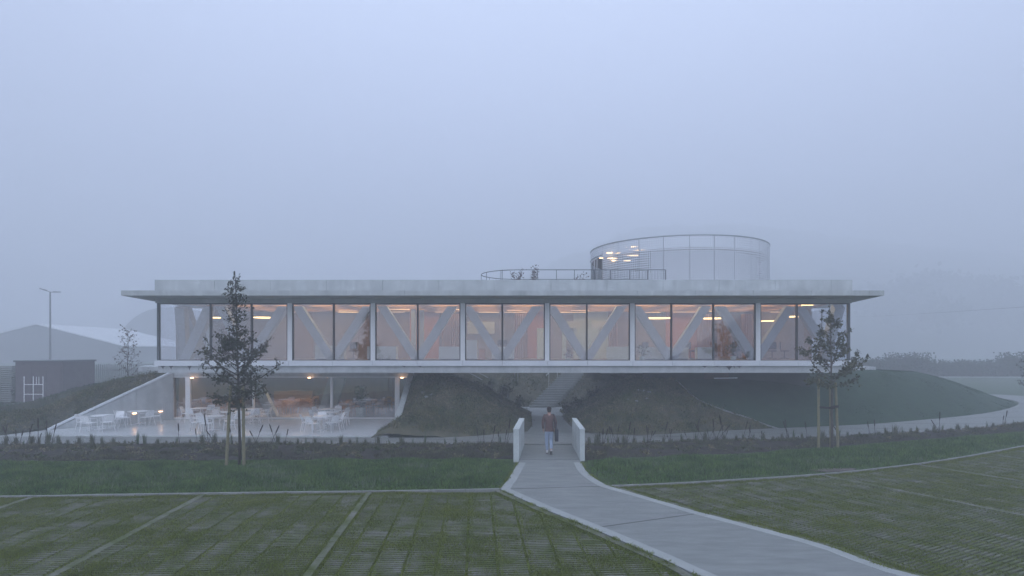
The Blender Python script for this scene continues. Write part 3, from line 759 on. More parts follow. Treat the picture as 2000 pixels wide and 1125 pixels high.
# mullion positions in the photograph
mull = [310,412,492,567,652,729,816,904,981,1068.5,1146,1234.5,1311,1393,1479.5,1556,1657]
wide = {567,729,904,1068.5,1234.5,1479.5}
xs = [XA(p,YG) for p in mull]
for a, b in zip(xs[:-1], xs[1:]):
    bb(MB().box(a+.008,b-.008,YG-.22,YG-.085,3.228,3.50), 'fascia_panel', M['fascia'])
    bb(MB().box(a+.05,b-.05,YG,YG+.03,3.52,ZGT-.01), 'glass_pane', M['glass'])
for p, x in zip(mull, xs):
    if p in wide:
        bb(MB().box(x-.115,x+.115,YG-.10,YG+.10,3.502,ZGT-.002), 'white_post', M['white'])
        for s in (-1,1): bb(MB().box(x+s*.142-.024,x+s*.142+.024,YG-.06,YG+.06,3.502,ZGT-.002), 'mullion', M['darkframe'])
    elif p in (310,1657): bb(MB().box(x-.06,x+.06,YG-.06,YG+.06,3.502,ZGT-.002), 'corner_mullion', M['midframe'])
    else: bb(MB().box(x-.042,x+.042,YG-.06,YG+.06,3.502,ZGT-.002), 'mullion', M['darkframe'])
bb(MB().box(XL-.05,XR+.05,YG-.02,YG+.05,3.502,3.535), 'bottom_rail', M['darkframe'])
bb(MB().box(XL-.1,XR+.1,YG-.13,YG+.10,ZGT,ZCS-.002), 'head_rail', M['canopy'])
bb(MB().box(XL-.05,XR+.05,YG-.05,YG+.06,ZGT-.05,ZGT-.003), 'top_rail', M['darkframe'])
# side walls: glass with posts
for (x0, sl, sg) in ((XL, FL, -1), (XR, FR, 1)):
    n = 3
    for i in range(n):
        ya, yb = YG+.12+i*2.2, YG+.12+(i+1)*2.2-.06
        a, b = (x0+sl*(ya-YG), ya), (x0+sl*(yb-YG), yb)
        bb(MB().bar((a[0],a[1],(3.52+ZGT)/2),(b[0],b[1],(3.52+ZGT)/2),.03,ZGT-3.54), 'glass_pane', M['glass_side'])
        bb(MB().bar((b[0],b[1]+.03,3.51),(b[0],b[1]+.03,ZGT-.01),.06,.06,(0,1,0)), 'mullion', M['midframe'])
    bb(MB().prism([(x0-.1,YG-.21),(x0+.1,YG-.21),(x0+.1+sl*6.7,37.3),(x0-.1+sl*6.7,37.3)][::1], 3.229, 3.499), 'fascia_panel', M['fascia'])
# zigzag concrete truss inside the glass
YT = 31.75
def tpx(px): return XA(px, YT)
ztop, zbot = 6.35, 3.50
tops = [566+165.6*k for k in range(-2,8)]; bots = [484+165.6*k for k in range(-1,8)]
def diag(xa, za, xb, zb, y, wd=.52, dp=.40, m='truss'):
    d = (xb-xa); mb = MB()
    mb.add([(xa-wd/2,y,za),(xa+wd/2,y,za),(xb+wd/2,y,zb),(xb-wd/2,y,zb),(xa-wd/2,y+dp,za),(xa+wd/2,y+dp,za),(xb+wd/2,y+dp,zb),(xb-wd/2,y+dp,zb)],
           [(3,2,1,0),(4,5,6,7),(0,1,5,4),(1,2,6,5),(2,3,7,6),(3,0,4,7)])
    return bb(mb, 'truss_diagonal', M[m])
for k in range(8):
    tp = 566+165.6*k
    if tp-82 > 330 and tp < 1640: diag(tpx(tp-14), ztop, tpx(tp-82), zbot, YT)
    if tp+82 < 1640: diag(tpx(tp+14), ztop, tpx(tp+82), zbot, YT)
diag(tpx(400+8), ztop, tpx(360), zbot, YT, .55); diag(tpx(430), ztop, tpx(478), zbot, YT, .5)
diag(tpx(1563), ztop, tpx(1632), zbot, YT, .5)
# end frames seen through the glazed corners
bb(MB().bar((XL-.35,33.5,zbot),(XL+.05,31.3+1.2,ztop),.45,.5,(1,0,0)), 'truss_diagonal', M['truss'])
bb(MB().bar((XL-.75,36.2,zbot),(XL-.55,33.9,ztop),.45,.6,(1,0,0)), 'truss_diagonal', M['truss'])
bb(MB().bar((XR+.5,34,zbot),(XR+.1,31.6,ztop),.45,.5,(1,0,0)), 'truss_diagonal', M['truss'])
# canopy, fascia panels, parapet
cl, cr_ = XA(237,YC), XA(1726.5,YC)
can = [(cl,YC),(cr_,YC),(cr_+FR*12,YC+12),(8,YC+12),(8,37.6),(-4,37.6),(-4,YC+14),(cl+FL*14,YC+14)]
bb(MB().prism([(cl,YC+.02),(cr_,YC+.02),(cr_+FR*9.1,37.6),(cl+FL*9.1,37.6)], ZCS, ZCT-.01), 'canopy_slab', M['canopy'])
js = [cl] + [XA(1130.7+113.5*k, YC) for k in range(-7,6) if 260 < 1130.7+113.5*k < 1715] + [cr_]
for a, b in zip(js[:-1], js[1:]):
    bb(MB().box(a+.006,b-.006,YC-.03,YC+.018,ZCS-.004,ZCT), 'canopy_panel', M['concrete'])
pl_, pr_ = XA(302,YP), XA(1665,YP)
js = [pl_] + [XA(1295+109.5*k, YP) for k in range(-9,4) if 330 < 1295+109.5*k < 1655] + [pr_]
for a, b in zip(js[:-1], js[1:]):
    bb(MB().box(a+.006,b-.006,YP,YP+.18,ZCT-.004,ZPT), 'parapet_panel', M['concrete'])
for (x, sl) in ((pl_, FL), (pr_, FR)):
    bb(MB().prism([(x-.09,YP+.19),(x+.09,YP+.19),(x+.09+sl*6.4,37.4),(x-.09+sl*6.4,37.4)], ZCT-.004, ZPT-.002), 'parapet_panel', M['concrete'])
bb(MB().prism([(pl_+.12,YP+.19),(pr_-.12,YP+.19),(pr_+1.2,37.5),(pl_-.8,37.5)], ZCT, 7.40), 'roof_deck', M['concrete'])
# rear wings around the court
bb(MB().prism([(-19.3,37.61),(-4.3,37.61),(-4.3,44),(-19.8,44)], 3.03, 7.42), 'rear_wing', M['concrete'])
bb(MB().prism([(7.2,37.61),(18.4,37.61),(21.5,44),(22,56),(7.2,56)], 3.06, 7.50), 'rear_wing', M['concrete'])
# damp stains on the slab edge
M['stain'] = mat('stain', (.10,.10,.11), (.16,.16,.17), rough=.9, scale=8)
def stain(px, wpx, hpx):
    y = YG-.083; a = XA(px-wpx/2,y); b = XA(px+wpx/2,y); zt = 3.222; zb = zt-hpx/F*y; m_ = (a+b)/2
    bb(MB().add([(a,y,zt),(a+(b-a)*.28,y,zt-(zt-zb)*.35),(m_-.012,y,zb+.05),(m_+.012,y,zb),(b-(b-a)*.3,y,zt-(zt-zb)*.4),(b,y,zt)], [tuple(range(6))]), 'damp_stain', M['stain'])
for q in ((318,10,7),(334,9,7),(370,9,9),(789,9,3),(820,10,3),(1376,12,4),(1400,9,2.5),(1424,16,9),(1443,14,4),(1434,5,5),(1618,14,4),(533,8,3)): stain(*q)
# interior of the upper storey
bb(MB().prism([(XL+.05,YG+.2),(XR-.05,YG+.2),(XR+1.3,37.3),(XL-1.0,37.3)], 3.226, ZST-.004), 'upper_floor', M['carpet'])
YB = 37.1
bx = lambda a, b, y=YB: (XA(a,y), XA(b,y))
segs = [(415,560,'mauve'),(560,612,'woodwall'),(612,700,'mauve'),(700,800,'woodwall'),(800,858,'orangewall'),(858,930,'woodwall'),(930,1006,'mauve'),(1006,1062,'orangewall'),
        (1062,1120,'mauve'),(1120,1188,'palewall'),(1188,1240,'woodwall'),(1240,1300,'mauve'),(1300,1368,'orangewall'),(1368,1480,'woodwall'),(1480,1570,'mauve'),(1570,1585,'woodwall')]
for a, b, m_ in segs:
    x0, x1 = bx(a, b); bb(MB().box(x0+.004,x1-.004,YB,YB+.12,ZST,ZCS-.01), 'back_wall', M[m_])
nb = 16
x0, x1 = XA(415,YB), XA(1585,YB)
bb(MB().prism([(XL+.2,YG+.25),(XR-.2,YG+.25),(x1,YB-.02),(x0,YB-.02)], ZCS-.06, ZCS-.012), 'ceiling', M['woodceil'])
for k in range(9):
    y = 31.0+k*.68
    if abs(y-YT-.2) < .3: continue
    bb(MB().box(XL+1.5,XR-1.5,y,y+.10,ZCS-.26,ZCS-.061), 'ceiling_baffle', M['woodceil'])
# room-height elements: columns, partitions, curtains
def iface(px0, px1, y, z0, z1, dp, name, m, parent=bld): return bb(MB().box(XA(px0,y),XA(px1,y),y,y+dp,z0,z1), name, M[m], parent)
for px0, px1, y in ((803,811,34.0),(819,827,34.6)): iface(px0,px1,y,ZST,6.34,.3,'column','truss')
iface(1127,1168,34.2,ZST,ZA(641,34.2),.12,'partition','palewall')
iface(1098,1106,34.5,ZST,ZA(628,34.5),.1,'partition','palewall')
iface(1049,1064,35.2,ZST,ZA(641,35.2),.1,'partition','palewall')
iface(1184,1228,33.4,ZST,ZA(677,33.4),.1,'partition','palewall')
for a, b, t_, bt in ((913,966,628,652),(1100,1135,627,641),(1156,1188,627,641)): iface(a,b,36.9,ZA(bt,36.9),ZA(t_,36.9),.04,'white_board','cabinet')
M['curtain'] = mat('curtain', (.30,.17,.10), (.36,.21,.13), rough=.9, scale=3)
def curtain(px0, px1, y, m='curtain'):
    n = max(6, int((px1-px0)*1.0)); mb = MB(); vs = []
    for i in range(n+1):
        x = XA(px0+(px1-px0)*i/n, y); yy = y + .06*math.sin(i*1.7)
        vs += [(x,yy,ZST+.03),(x,yy,6.2)]
    for i in range(n): mb.add([vs[2*i],vs[2*i+2],vs[2*i+3],vs[2*i+1]], [(0,1,2,3)])
    return bb(mb, 'curtain', M[m])
for a, b in ((862,900),(1005,1030),(1362,1392),(1400,1430),(1447,1470),(1190,1206)): curtain(a, b, 36.4)
# lit ceiling strips
def strip_lamp(px0, px1, y, z): return bb(MB().box(XA(px0,y),XA(px1,y),y-.03,y+.03,z,z+.02), 'ceiling_strip_or_fill', M['lamp_strip'])
for (a,b,y) in ((660,700,36.3),(662,698,35),(745,790,36),(760,800,33.6),(850,890,36),(888,900,33.7),(935,975,36.2),(985,1030,36.2),(990,1020,34.4),(1090,1145,36.3),(1115,1150,34.5),(1315,1360,36),(1385,1395,35.2),(1505,1530,36),(575,600,36),(1250,1290,36.4)): strip_lamp(a,b,y,6.29)

# added fill emitters, hidden between the ceiling baffles to light the room
for k in (1,3,5,7):
    yk = 31.0+k*.68+.24
    for a, b in zip(xs[:-1], xs[1:]):
        if a < XL+1: continue
        bb(MB().box(a+.45,b-.35,yk,yk+.28,ZCS-.105,ZCS-.068), 'hidden_fill_light', M['hidden_fill'])
# ring lamps hung from the ceiling
def ring_lamp(px, py, wpx, y, label):
    r = wpx/2/F*y; c0 = Vector((XA(px,y), y, ZA(py,y)))
    t = thing('ring_lamp', label, 'pendant lamp', c0, 0, 'ring lamps in the upper storey')
    MB().tube([(c0.x+r*math.cos(a),c0.y+r*math.sin(a),c0.z) for a in np.linspace(0,2*math.pi,33)[:-1]], .019, 6, closed=True).build('ring', M['lamp_ring'], t)
    for a in (0.5,2.6,4.7): MB().tube([(c0.x+r*math.cos(a),c0.y+r*math.sin(a),c0.z),(c0.x,c0.y,6.36)], .005, 3).build('cable', M['steel'], t)
ring_lamp(421,620.5,30,32.6,'glowing ring lamp left of the taller young tree, leftmost of the ring lamps')
ring_lamp(521,620.5,47,32.6,'wide glowing ring lamp just right of the taller young tree')
ring_lamp(1285,621.5,50,32.6,'widest glowing ring lamp in the bay right of the bridge')
ring_lamp(1391,622,42,32.9,'ring lamp crossing the dark mullion right of the widest ring lamp')
ring_lamp(1501,627,28,35.0,'small ring lamp in the last bay but one, lowest of the ring lamps')
ring_lamp(1547,618.5,32,33.6,'ring lamp crossing the last inner mullion beside the shorter young tree')

# cabinets and furniture on the upper floor
def cabinet(px0, px1, pyt, y, label, m='cabinet', name='cabinet', cat='cabinet', group='pale cabinets along the upper windows'):
    x0, x1, zt = XA(px0,y), XA(px1,y), ZA(pyt,y)
    t = thing(name, label, cat, ((x0+x1)/2,y+.2,ZST), 0, group)
    MB().box(x0,x1,y,y+.42,ZST+.05,zt-.025).build('carcass', M[m], t); MB().box(x0-.01,x1+.01,y-.015,y+.43,zt-.022,zt).build('top', M[m], t)
    MB().box(x0+.03,x1-.03,y+.03,y+.40,ZST,ZST+.048).build('plinth', M['midframe'], t)
    n = max(1, round((x1-x0)/.5))
    for i in range(n):
        a, b = x0+(x1-x0)*i/n, x0+(x1-x0)*(i+1)/n; d = MB().box(a+.008,b-.008,y-.018,y-.002,ZST+.06,zt-.035).build('door', M[m], t)
        MB().box(b-.05,b-.035,y-.03,y-.019,(ZST+zt)/2-.05,(ZST+zt)/2+.05).build('handle', M['steel'], d)
cabinet(615,650,675,32.5,'low pale cabinet left of the dark mullion in the second glazed bay')
cabinet(656,672,676,32.6,'narrow pale cabinet right of the dark mullion in the second glazed bay')
cabinet(717,774,676.5,32.5,'wide pale cabinet just right of the white post in the third glazed bay')
cabinet(857,898,677,32.5,'pale cabinet left of the white post in the third glazed bay')
cabinet(911,932,664,32.6,'tallest pale cabinet at the left side of the fourth glazed bay')
cabinet(960,1004,677,32.7,'pale cabinet under the dark screen in the fourth glazed bay')
cabinet(1252,1312,677.5,32.6,'pale cabinet under the widest ring lamp')
cabinet(1362,1394,678,32.6,'pale cabinet left of the dark mullion under the mullion-crossed ring lamp')
cabinet(1316,1345,679,33.2,'pale cabinet below the small blue screen')
# orange box, screens, office chairs, plants
x = XA(941,32.4); t = thing('storage_box', 'orange storage box standing right of the tallest pale cabinet', 'box', (x,32.6,ZST))
MB().box(x-.17,x+.17,32.4,32.75,ZST,ZA(683,32.4)).build('body', M['orangewall'], t); MB().box(x-.18,x+.18,32.39,32.76,ZA(683,32.4)+.002,ZA(683,32.4)+.03).build('lid', M['orangewall'], t)
def screen(px0, px1, py0, py1, y, label, m):
    x0,x1,z1,z0 = XA(px0,y),XA(px1,y),ZA(py0,y),ZA(py1,y); t = thing('computer_screen', label, 'screen', ((x0+x1)/2,y,z0))
    MB().box(x0,x1,y,y+.03,z0,z1).build('panel', M[m], t); MB().box((x0+x1)/2-.03,(x0+x1)/2+.03,y+.032,y+.06,ZA(678,y)+.01,z0+.1).build('stand', M['darkframe'], t)
M['bluescreen'] = mat('blue_screen', (.2,.3,.4), emit=(.25,.45,.75), estr=.35)
screen(971,991,664,675,32.85,'dark computer screen on the cabinet behind the mullion of the fourth glazed bay','darkframe')
screen(1324,1333,665,674,33.3,'small blue lit computer screen right of the mullion under the widest ring lamp','bluescreen')
def plant_indoor(px, py0, py1, y, base, label, seed, m='leaf2', spread=.28, n=160):
    x, z1, z0 = XA(px,y), ZA(py0,y), ZA(py1,y); r = np.random.default_rng(seed); t = thing('pot_plant', label, 'plant', (x,y,base))
    if z0 > base+.05: MB().tube([(x,y,base),(x,y,base+(z0-base)*.7),(x,y,z0)], [.14,.17,.17], 10).build('pot', M['palewall'], t)
    MB().tube([(x,y,z0),(x+.02,y,(z0+z1)/2),(x,y,z1)], .012, 5).build('stem', M['bark'], t)
    pts = np.stack([x+r.normal(0,spread*.6,n), y+r.normal(0,spread*.6,n), r.uniform(z0+.05,z1,n)],1)
    link('foliage', leaves_local('foliage', pts, .14, M[m], t, seed), t)
def leaves_local(name, pts, s, m, t, seed, dirs=None, elong=1.9):
    return leaves_mesh(name, np.asarray(pts)-np.array(t.location), s, m, dirs, seed, elong)
plant_indoor(1254,674,696,32.2,ZST,'dark leafy pot plant low beside the white post below the widest ring lamp',201)
plant_indoor(1432,672,696,32.2,ZST,'dark leafy pot plant right of the mullion in the bay below the mullion-crossed ring lamp',202)
plant_indoor(1110,677,700,32.4,ZST,'small leafy pot plant behind the glass above the passage','203' and 203, 'leafdry', .16, 70)
def office_chair(px, y, label, rz, m='strapm'):
    x = XA(px,y); t = thing('office_chair', label, 'chair', (x,y,ZST), rz, 'office chairs in the upper storey')
    for nm, mb in (('seat', MB().box(-.23,.23,-.22,.22,.44,.50)),('backrest', MB().box(-.21,.21,.20,.25,.56,.98)),('column', MB().tube([(0,0,.07),(0,0,.44)],.025,6))):
        link(nm, mb.mesh(nm, M[m]), t)
    for k in range(5):
        a = k*1.2566; link('leg', MB().bar((0,0,.07),(.28*math.cos(a),.28*math.sin(a),.035),.03,.03).mesh('leg', M[m]), t)
for px, y, rz, l in ((1265,34,.4,'dark office chair below the widest ring lamp'),(1348,34.5,2.2,'dark office chair between two truss legs right of the blue screen'),(1440,33.9,.9,'dark office chair beside the leafy plant in the three-pane bay'),(1508,34,2.8,'dark office chair under the lowest ring lamp'),(1532,34.6,1.2,'dark office chair right of the one under the lowest ring lamp'),(690,34,.2,'dark office chair right of the narrow pale cabinet in the second glazed bay')): office_chair(px,y,l,rz)

# ---------------- lower storey
M['cafewall'] = mat('cafe_wall', (.24,.175,.155), (.31,.225,.195), rough=.7, scale=1.2, stretch=(3,3,.5))
YLG = 34.4; ZLH = 2.50
xl0, xl1 = XA(331,YLG), XA(805,YLG)
M['lowfloor'] = mat('cafe_floor', (.30,.28,.25), rough=.35)
bb(MB().box(xl0-.3,xl1+.1,YLG+.06,43.5,-.04,.055), 'cafe_floor', M['lowfloor'])
bb(MB().box(xl0-.3,xl1+.1,43.4,43.6,.056,2.65), 'cafe_back_wall', M['cafewall'])
bb(MB().box(xl0-.4,xl0-.25,YLG+.2,43.39,.056,2.65), 'cafe_side_wall', M['mauve'])
bb(MB().box(xl1-.1,xl1+.05,YLG+1.2,43.39,.056,2.65), 'cafe_side_wall', M['mauve'])
bb(MB().box(xl0-.3,xl1+.1,YLG+.12,43.38,2.60,2.655), 'cafe_ceiling', M['mauve'])
bb(MB().box(xl0-.15,xl1+.05,YLG-.10,YLG+.10,ZLH,2.87), 'cafe_head_beam', M['concrete_beam'])
bb(MB().box(xl0+.1,xl1-.1,YLG-.06,YLG+.05,.056,.16), 'cafe_sill', M['white'])
bb(MB().box(xl0+.1,xl1-.1,YLG-.04,YLG+.04,2.44,2.499), 'cafe_top_rail', M['white'])
lm = [(334,.30),(368,.27),(495,.075),(648,.13),(776,.26)]
for px, wd in lm: bb(MB().box(XA(px,YLG)-wd/2,XA(px,YLG)+wd/2,YLG-.08,YLG+.08,.056,2.498), 'cafe_post', M['white'])
edges = [XA(334,YLG)+.15] + sum([[XA(px,YLG)-wd/2, XA(px,YLG)+wd/2] for px, wd in lm[1:]], []) + [xl1]
for a, b in zip(edges[::2], edges[1::2]): bb(MB().box(a,b,YLG-.012,YLG+.012,.162,2.438), 'glass_pane', M['glass_low'])
for xa, xb in ((490,531),(653,627),(668,640)):
    y = 35.7; a, b = XA(xa,y), XA(xb,y)
    bb(MB().add([(a-.28,y,2.6),(a+.28,y,2.6),(b+.28,y,.056),(b-.28,y,.056),(a-.28,y+.4,2.6),(a+.28,y+.4,2.6),(b+.28,y+.4,.056),(b-.28,y+.4,.056)],[(3,2,1,0),(4,5,6,7),(0,1,5,4),(1,2,6,5),(2,3,7,6),(3,0,4,7)]), 'slanted_column', M['truss'])
for px, y in ((470,37),(598,36),(720,37.5),(560,41),(680,41),(760,40),(420,40),(520,39),(620,39),(400,37.5)):
    x = XA(px,y); bb(MB().box(x-.8,x+.8,y,y+.35,2.57,2.598), 'ceiling_strip_or_fill', M['cafe_fill'])  # unseen fill emitters added under the cafe ceiling to brighten the room
for px in (370,599,780): x = XA(px+5,YLG-.3); bb(MB().box(x-.07,x+.07,YLG-.34,YLG-.25,2.42,2.47), 'outdoor_spot', M['wall_lamp'])
x0_ = XA(530,41.5); bb(MB().box(XA(535,41.5),XA(610,41.5),41.5,42.1,.056,1.15), 'cafe_counter', M['woodchair'])
# hanging cluster lamp
cx0, cy0 = XA(640,37.0), 37.0
t = thing('cluster_lamp', 'warm glowing cluster lamp hanging under the cafe ceiling by a thin post', 'pendant lamp', (cx0,cy0,2.6))
MB().tube([(cx0,cy0,2.59),(cx0,cy0,2.45)], .01, 4).build('cable', M['steel'], t)
for k in range(9):
    a = k*2.4; r_ = .09+.02*k
    MB().ball((cx0+r_*math.cos(a),cy0+r_*math.sin(a)*.6,2.40-.03*(k%3)), .04,.04,.04,8,6).build('bulb', M['lamp_warm'], t)
# cafe tables and wooden chairs
def cafe_table(px, y, label):
    x = XA(px,y); t = thing('cafe_table', label, 'table', (x,y,.056), 0, 'wooden tables inside the cafe')
    link('tabletop', MB().box(-.62,.62,-.38,.38,.72,.75).mesh('tabletop', M['woodchair']), t)
    for sx_ in (-.55,.55):
        for sy in (-.32,.32): link('leg', MB().bar((sx_,sy,0),(sx_,sy,.72),.045,.045,(0,1,0)).mesh('leg', M['woodchair']), t)
def cafe_chair_proto():
    t = thing('cafe_chair', 'x', 'chair', (0,0,.056), 0, 'wooden chairs inside the cafe')
    for nm, mb in (('seat', MB().box(-.2,.2,-.2,.2,.43,.46)), ('backrest', MB().box(-.2,.2,.17,.195,.62,.84))): link(nm, mb.mesh(nm, M['woodchair']), t)
    for sx_ in (-.18,.18):
        link('leg', MB().bar((sx_,-.18,0),(sx_,-.18,.43),.03,.03,(0,1,0)).mesh('leg', M['woodchair']), t)
        link('leg', MB().bar((sx_,.18,0),(sx_,.18,.84),.03,.03,(0,1,0)).mesh('leg', M['woodchair']), t)
    return t
spots = [(450,37,'wooden cafe table behind the glass left of the slanted column'),(565,37.6,'wooden cafe table between the two slanted columns'),(600,39.6,'wooden cafe table set back between the slanted columns'),(685,37,'wooden cafe table left of the big pot plant'),(735,37.2,'wooden cafe table right of the big pot plant'),(765,39.4,'wooden cafe table set back at the right cafe end'),(410,39,'wooden cafe table set back at the left cafe end')]
proto = cafe_chair_proto(); cpc = make_copier(proto); first = True
for px, y, l in spots:
    cafe_table(px, y, l); x = XA(px,y)
    for dx_, dy_, rz, wd in ((-.32,-.62,math.pi,'front left'),(.32,-.62,math.pi,'front right'),(-.32,.62,0,'back left'),(.32,.62,0,'back right')):
        lb_ = 'wooden chair, %s, at the %s' % (wd, l.replace('wooden cafe table','cafe table'))
        if first: proto.location = (x+dx_,y+dy_,.056); proto.rotation_euler = (0,0,rz); proto['label'] = lb_; first = False
        else: cpc((x+dx_,y+dy_,.056), rz, lb_)
# big pot plant
x, y = XA(704,35.4), 35.4
t = thing('pot_plant', 'tall dark plant in a big pale pot inside the cafe window', 'plant', (x,y,.056))
MB().tube([(x,y,.056),(x,y,.62)], [.27,.31], 14).build('pot', M['palewall'], t)
MB().tube([(x,y,.6),(x+.03,y,1.3),(x,y,1.8)], .02, 5).build('stem', M['bark'], t)
r = np.random.default_rng(204); pts = np.stack([x+r.normal(0,.16,240), y+r.normal(0,.16,240), r.uniform(.75,1.85,240)],1)
link('foliage', leaves_local('foliage', pts, .18, M['leaf'], t, 204), t)

# ---------------- terrace and retaining walls
ter = bpy.data.objects.new('terrace', None); COL.objects.link(ter); ter['kind'] = 'structure'
tx = np.linspace(-23.9, -5.75, 8)
for i in range(7):
    for j in range(3):
        a, b = tx[i], tx[i+1]; y0, y1 = 27.86+j*2.15, 27.86+(j+1)*2.15
        fl = lambda x, y: max(x, (wallA.x + (y-wallA.y)*wdir.x/wdir.y - .05) if y > 30 else -24.2 if y<29 else -23.6)
        q = [(fl(a+.004,y0+.004),y0+.004),(b-.004,y0+.004),(b-.004,y1-.004),(fl(a+.004,y1-.004),y1-.004)]
        if q[3][0] >= b-.05: q = q[:3] if q[0][0] < b-.05 else None
        if q: MB().prism(q, -.03, .050+.0006*((i+j)%2)).build('paving_slab', M['terrace'], ter)
wl = thing('retaining_wall', 'pale wedge shaped concrete wall left of the terrace with two small lit lamps', 'wall', (-21.2,32.1,0))
nrm = Vector((-wdir.y, wdir.x, 0))
def wp(t_, off, z): p = wallA + wdir*(t_*wlen) + nrm*off; return (p.x, p.y, z)
nseg = 3
for i in range(nseg):
    a, b = i/nseg+.001, (i+1)/nseg-.001
    mb = MB(); vs = [wp(a,0,-.03),wp(b,0,-.03),wp(b,.24,-.03),wp(a,.24,-.03),wp(a,0,max(a*WH,.02)),wp(b,0,b*WH),wp(b,.24,b*WH),wp(a,.24,max(a*WH,.02))]
    mb.add(vs, [(0,3,2,1),(4,5,6,7),(0,1,5,4),(1,2,6,5),(2,3,7,6),(3,0,4,7)]); mb.build('wall_panel', M['concrete_beam'], wl)
mb = MB(); A, B = Vector(wp(-.02,.11,.05)), Vector(wp(1.0,.11,WH+.05)); mb.bar(A, B, .30, .085); mb.build('coping', M['fascia'], wl)
for t_ in (.652,.88):
    p = Vector(wp(t_,-.02,.56)); q = p + wdir*.12; mb = MB(); mb.bar(p-wdir*.09, p+wdir*.09, .03, .045); mb.build('wall_lamp', M['wall_lamp'], wl)
wr = thing('retaining_wall', 'pale sloped concrete wall edge between the terrace and the planted bank', 'wall', (-5.75,32,0))
x0w, x1w = -5.92, -5.66
mb = MB(); prof = [(29.5,-.03),(34.6,-.03),(34.6,2.76),(34.3,2.70),(29.5,.06)]
vs = [(x0w,y,z) for y,z in prof] + [(x1w,y,z) for y,z in prof]
mb.add(vs, [(0,1,2,3,4)[::-1],(5,6,7,8,9)] + [(i,(i+1)%5,(i+1)%5+5,i+5) for i in range(5)]); mb.build('wall_panel', M['concrete_beam'], wr)
MB().bar((-5.79,29.4,.09),(-5.75,34.32,2.76),.30,.07).build('coping', M['concrete'], wr)
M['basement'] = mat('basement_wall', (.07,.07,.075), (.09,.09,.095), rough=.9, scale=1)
# dark basement wall under the slab on the right, and pale plinth edge
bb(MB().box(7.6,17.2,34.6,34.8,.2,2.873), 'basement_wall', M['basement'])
M['rust'] = mat('rust_panel', (.13,.08,.075), (.16,.10,.09), rough=.8, scale=3)
bb(MB().box(XA(1376,34.5),XA(1424,34.5),34.52,34.595,1.6,2.872), 'basement_door', M['rust'])
bb(MB().bar((XA(1395,33.6),33.6,2.44),(XA(1440,33.6),33.6,2.46),.06,.05), 'plinth_edge', M['fascia'])
# ------------------------------------------------------------------ round roof pavilion
DC = Vector((13.2,48.0,7.5)); DR = 6.86; DZ0, DZ1 = 7.50, 11.97
def mat_perf():
    m = bpy.data.materials.new('perforated_metal'); m.use_nodes = True; t = m.node_tree; b = t.nodes['Principled BSDF']
    b.inputs['Base Color'].default_value = (.70,.72,.75,1); b.inputs['Roughness'].default_value = .4
    at = t.nodes.new('ShaderNodeUVMap'); sp = t.nodes.new('ShaderNodeSeparateXYZ'); t.links.new(at.outputs[0], sp.inputs[0])
    def wave(sock, k):
        a = t.nodes.new('ShaderNodeMath'); a.operation='MULTIPLY'; a.inputs[1].default_value = 2*math.pi/k; t.links.new(sock, a.inputs[0])
        s_ = t.nodes.new('ShaderNodeMath'); s_.operation='SINE'; t.links.new(a.outputs[0], s_.inputs[0]); return s_.outputs[0]
    a = t.nodes.new('ShaderNodeMath'); a.operation='ADD'; t.links.new(wave(sp.outputs[0], .16), a.inputs[0]); t.links.new(wave(sp.outputs[1], .16), a.inputs[1])
    g = t.nodes.new('ShaderNodeMath'); g.operation='GREATER_THAN'; g.inputs[1].default_value = .45; t.links.new(a.outputs[0], g.inputs[0])
    tr = t.nodes.new('ShaderNodeBsdfTransparent'); mx = t.nodes.new('ShaderNodeMixShader')
    t.links.new(g.outputs[0], mx.inputs[0]); t.links.new(b.outputs[0], mx.inputs[1]); t.links.new(tr.outputs[0], mx.inputs[2])
    t.links.new(mx.outputs[0], t.nodes['Material Output'].inputs[0]); return m
M['perf'] = mat_perf()
M['perfback'] = mat('drum_wall', (.62,.64,.66), rough=.6)
M['brown'] = mat('brown_cladding', (.17,.12,.10), rough=.7)
drum = thing('roof_pavilion', 'round perforated white metal pavilion on the roof with warm lights inside', 'pavilion', DC)
def dpt(a, r, z): return (DC.x + r*math.sin(a), DC.y - r*math.cos(a), z)      # a = 0 faces the camera, positive to the right
def pxang(px):     # angle on the near side whose sightline is px
    best = min(np.linspace(-1.45,1.45,600), key=lambda a: abs(1000+F*dpt(a,DR,0)[0]/dpt(a,DR,0)[1]-px)); return float(best)
seams = [pxang(p) for p in (1177,1207,1248,1296,1347,1395,1435,1467,1484)]
gap = 2*math.pi-seams[-1]+seams[0]-.62
nback = 15; rear = [seams[-1] + (2*math.pi - .62 - (seams[-1]-seams[0]))*i/nback for i in range(1,nback+1)]
alla = seams + rear
opening = (seams[0]-.62, seams[0])
def panel(a0, a1, z0, z1, r, name, m):
    n = 4; me = bpy.data.meshes.new(name); V=[]; Fs=[]; uv=[]
    for i in range(n+1):
        a = a0+(a1-a0)*i/n
        for z in (z0,z1): V.append(Vector(dpt(a,r,z))-DC)
        for z in (z0,z1): V.append(Vector(dpt(a,r-.02,z))-DC)
    for i in range(n):
        b = i*4; Fs += [(b,b+4,b+5,b+1),(b+6,b+2,b+3,b+7)]
        for q in ((b,b+4,b+5,b+1),(b+6,b+2,b+3,b+7)):
            for k in q: uv.append(((a0+(a1-a0)*(k//4)/n)*r, z1 if k%2 else z0))
    me.from_pydata(V, [], Fs); l = me.uv_layers.new(name='UVMap'); l.data.foreach_set('uv', [c for p in uv for c in p])
    me.materials.append(m); me.polygons.foreach_set('use_smooth',[True]*len(Fs)); me.update(); return link(name, me, drum)
for a, b in zip(alla[:-1], alla[1:]): panel(a+.0025, b-.0025, DZ0+.02, DZ1-.10, DR, 'perforated_panel', M['perf'])
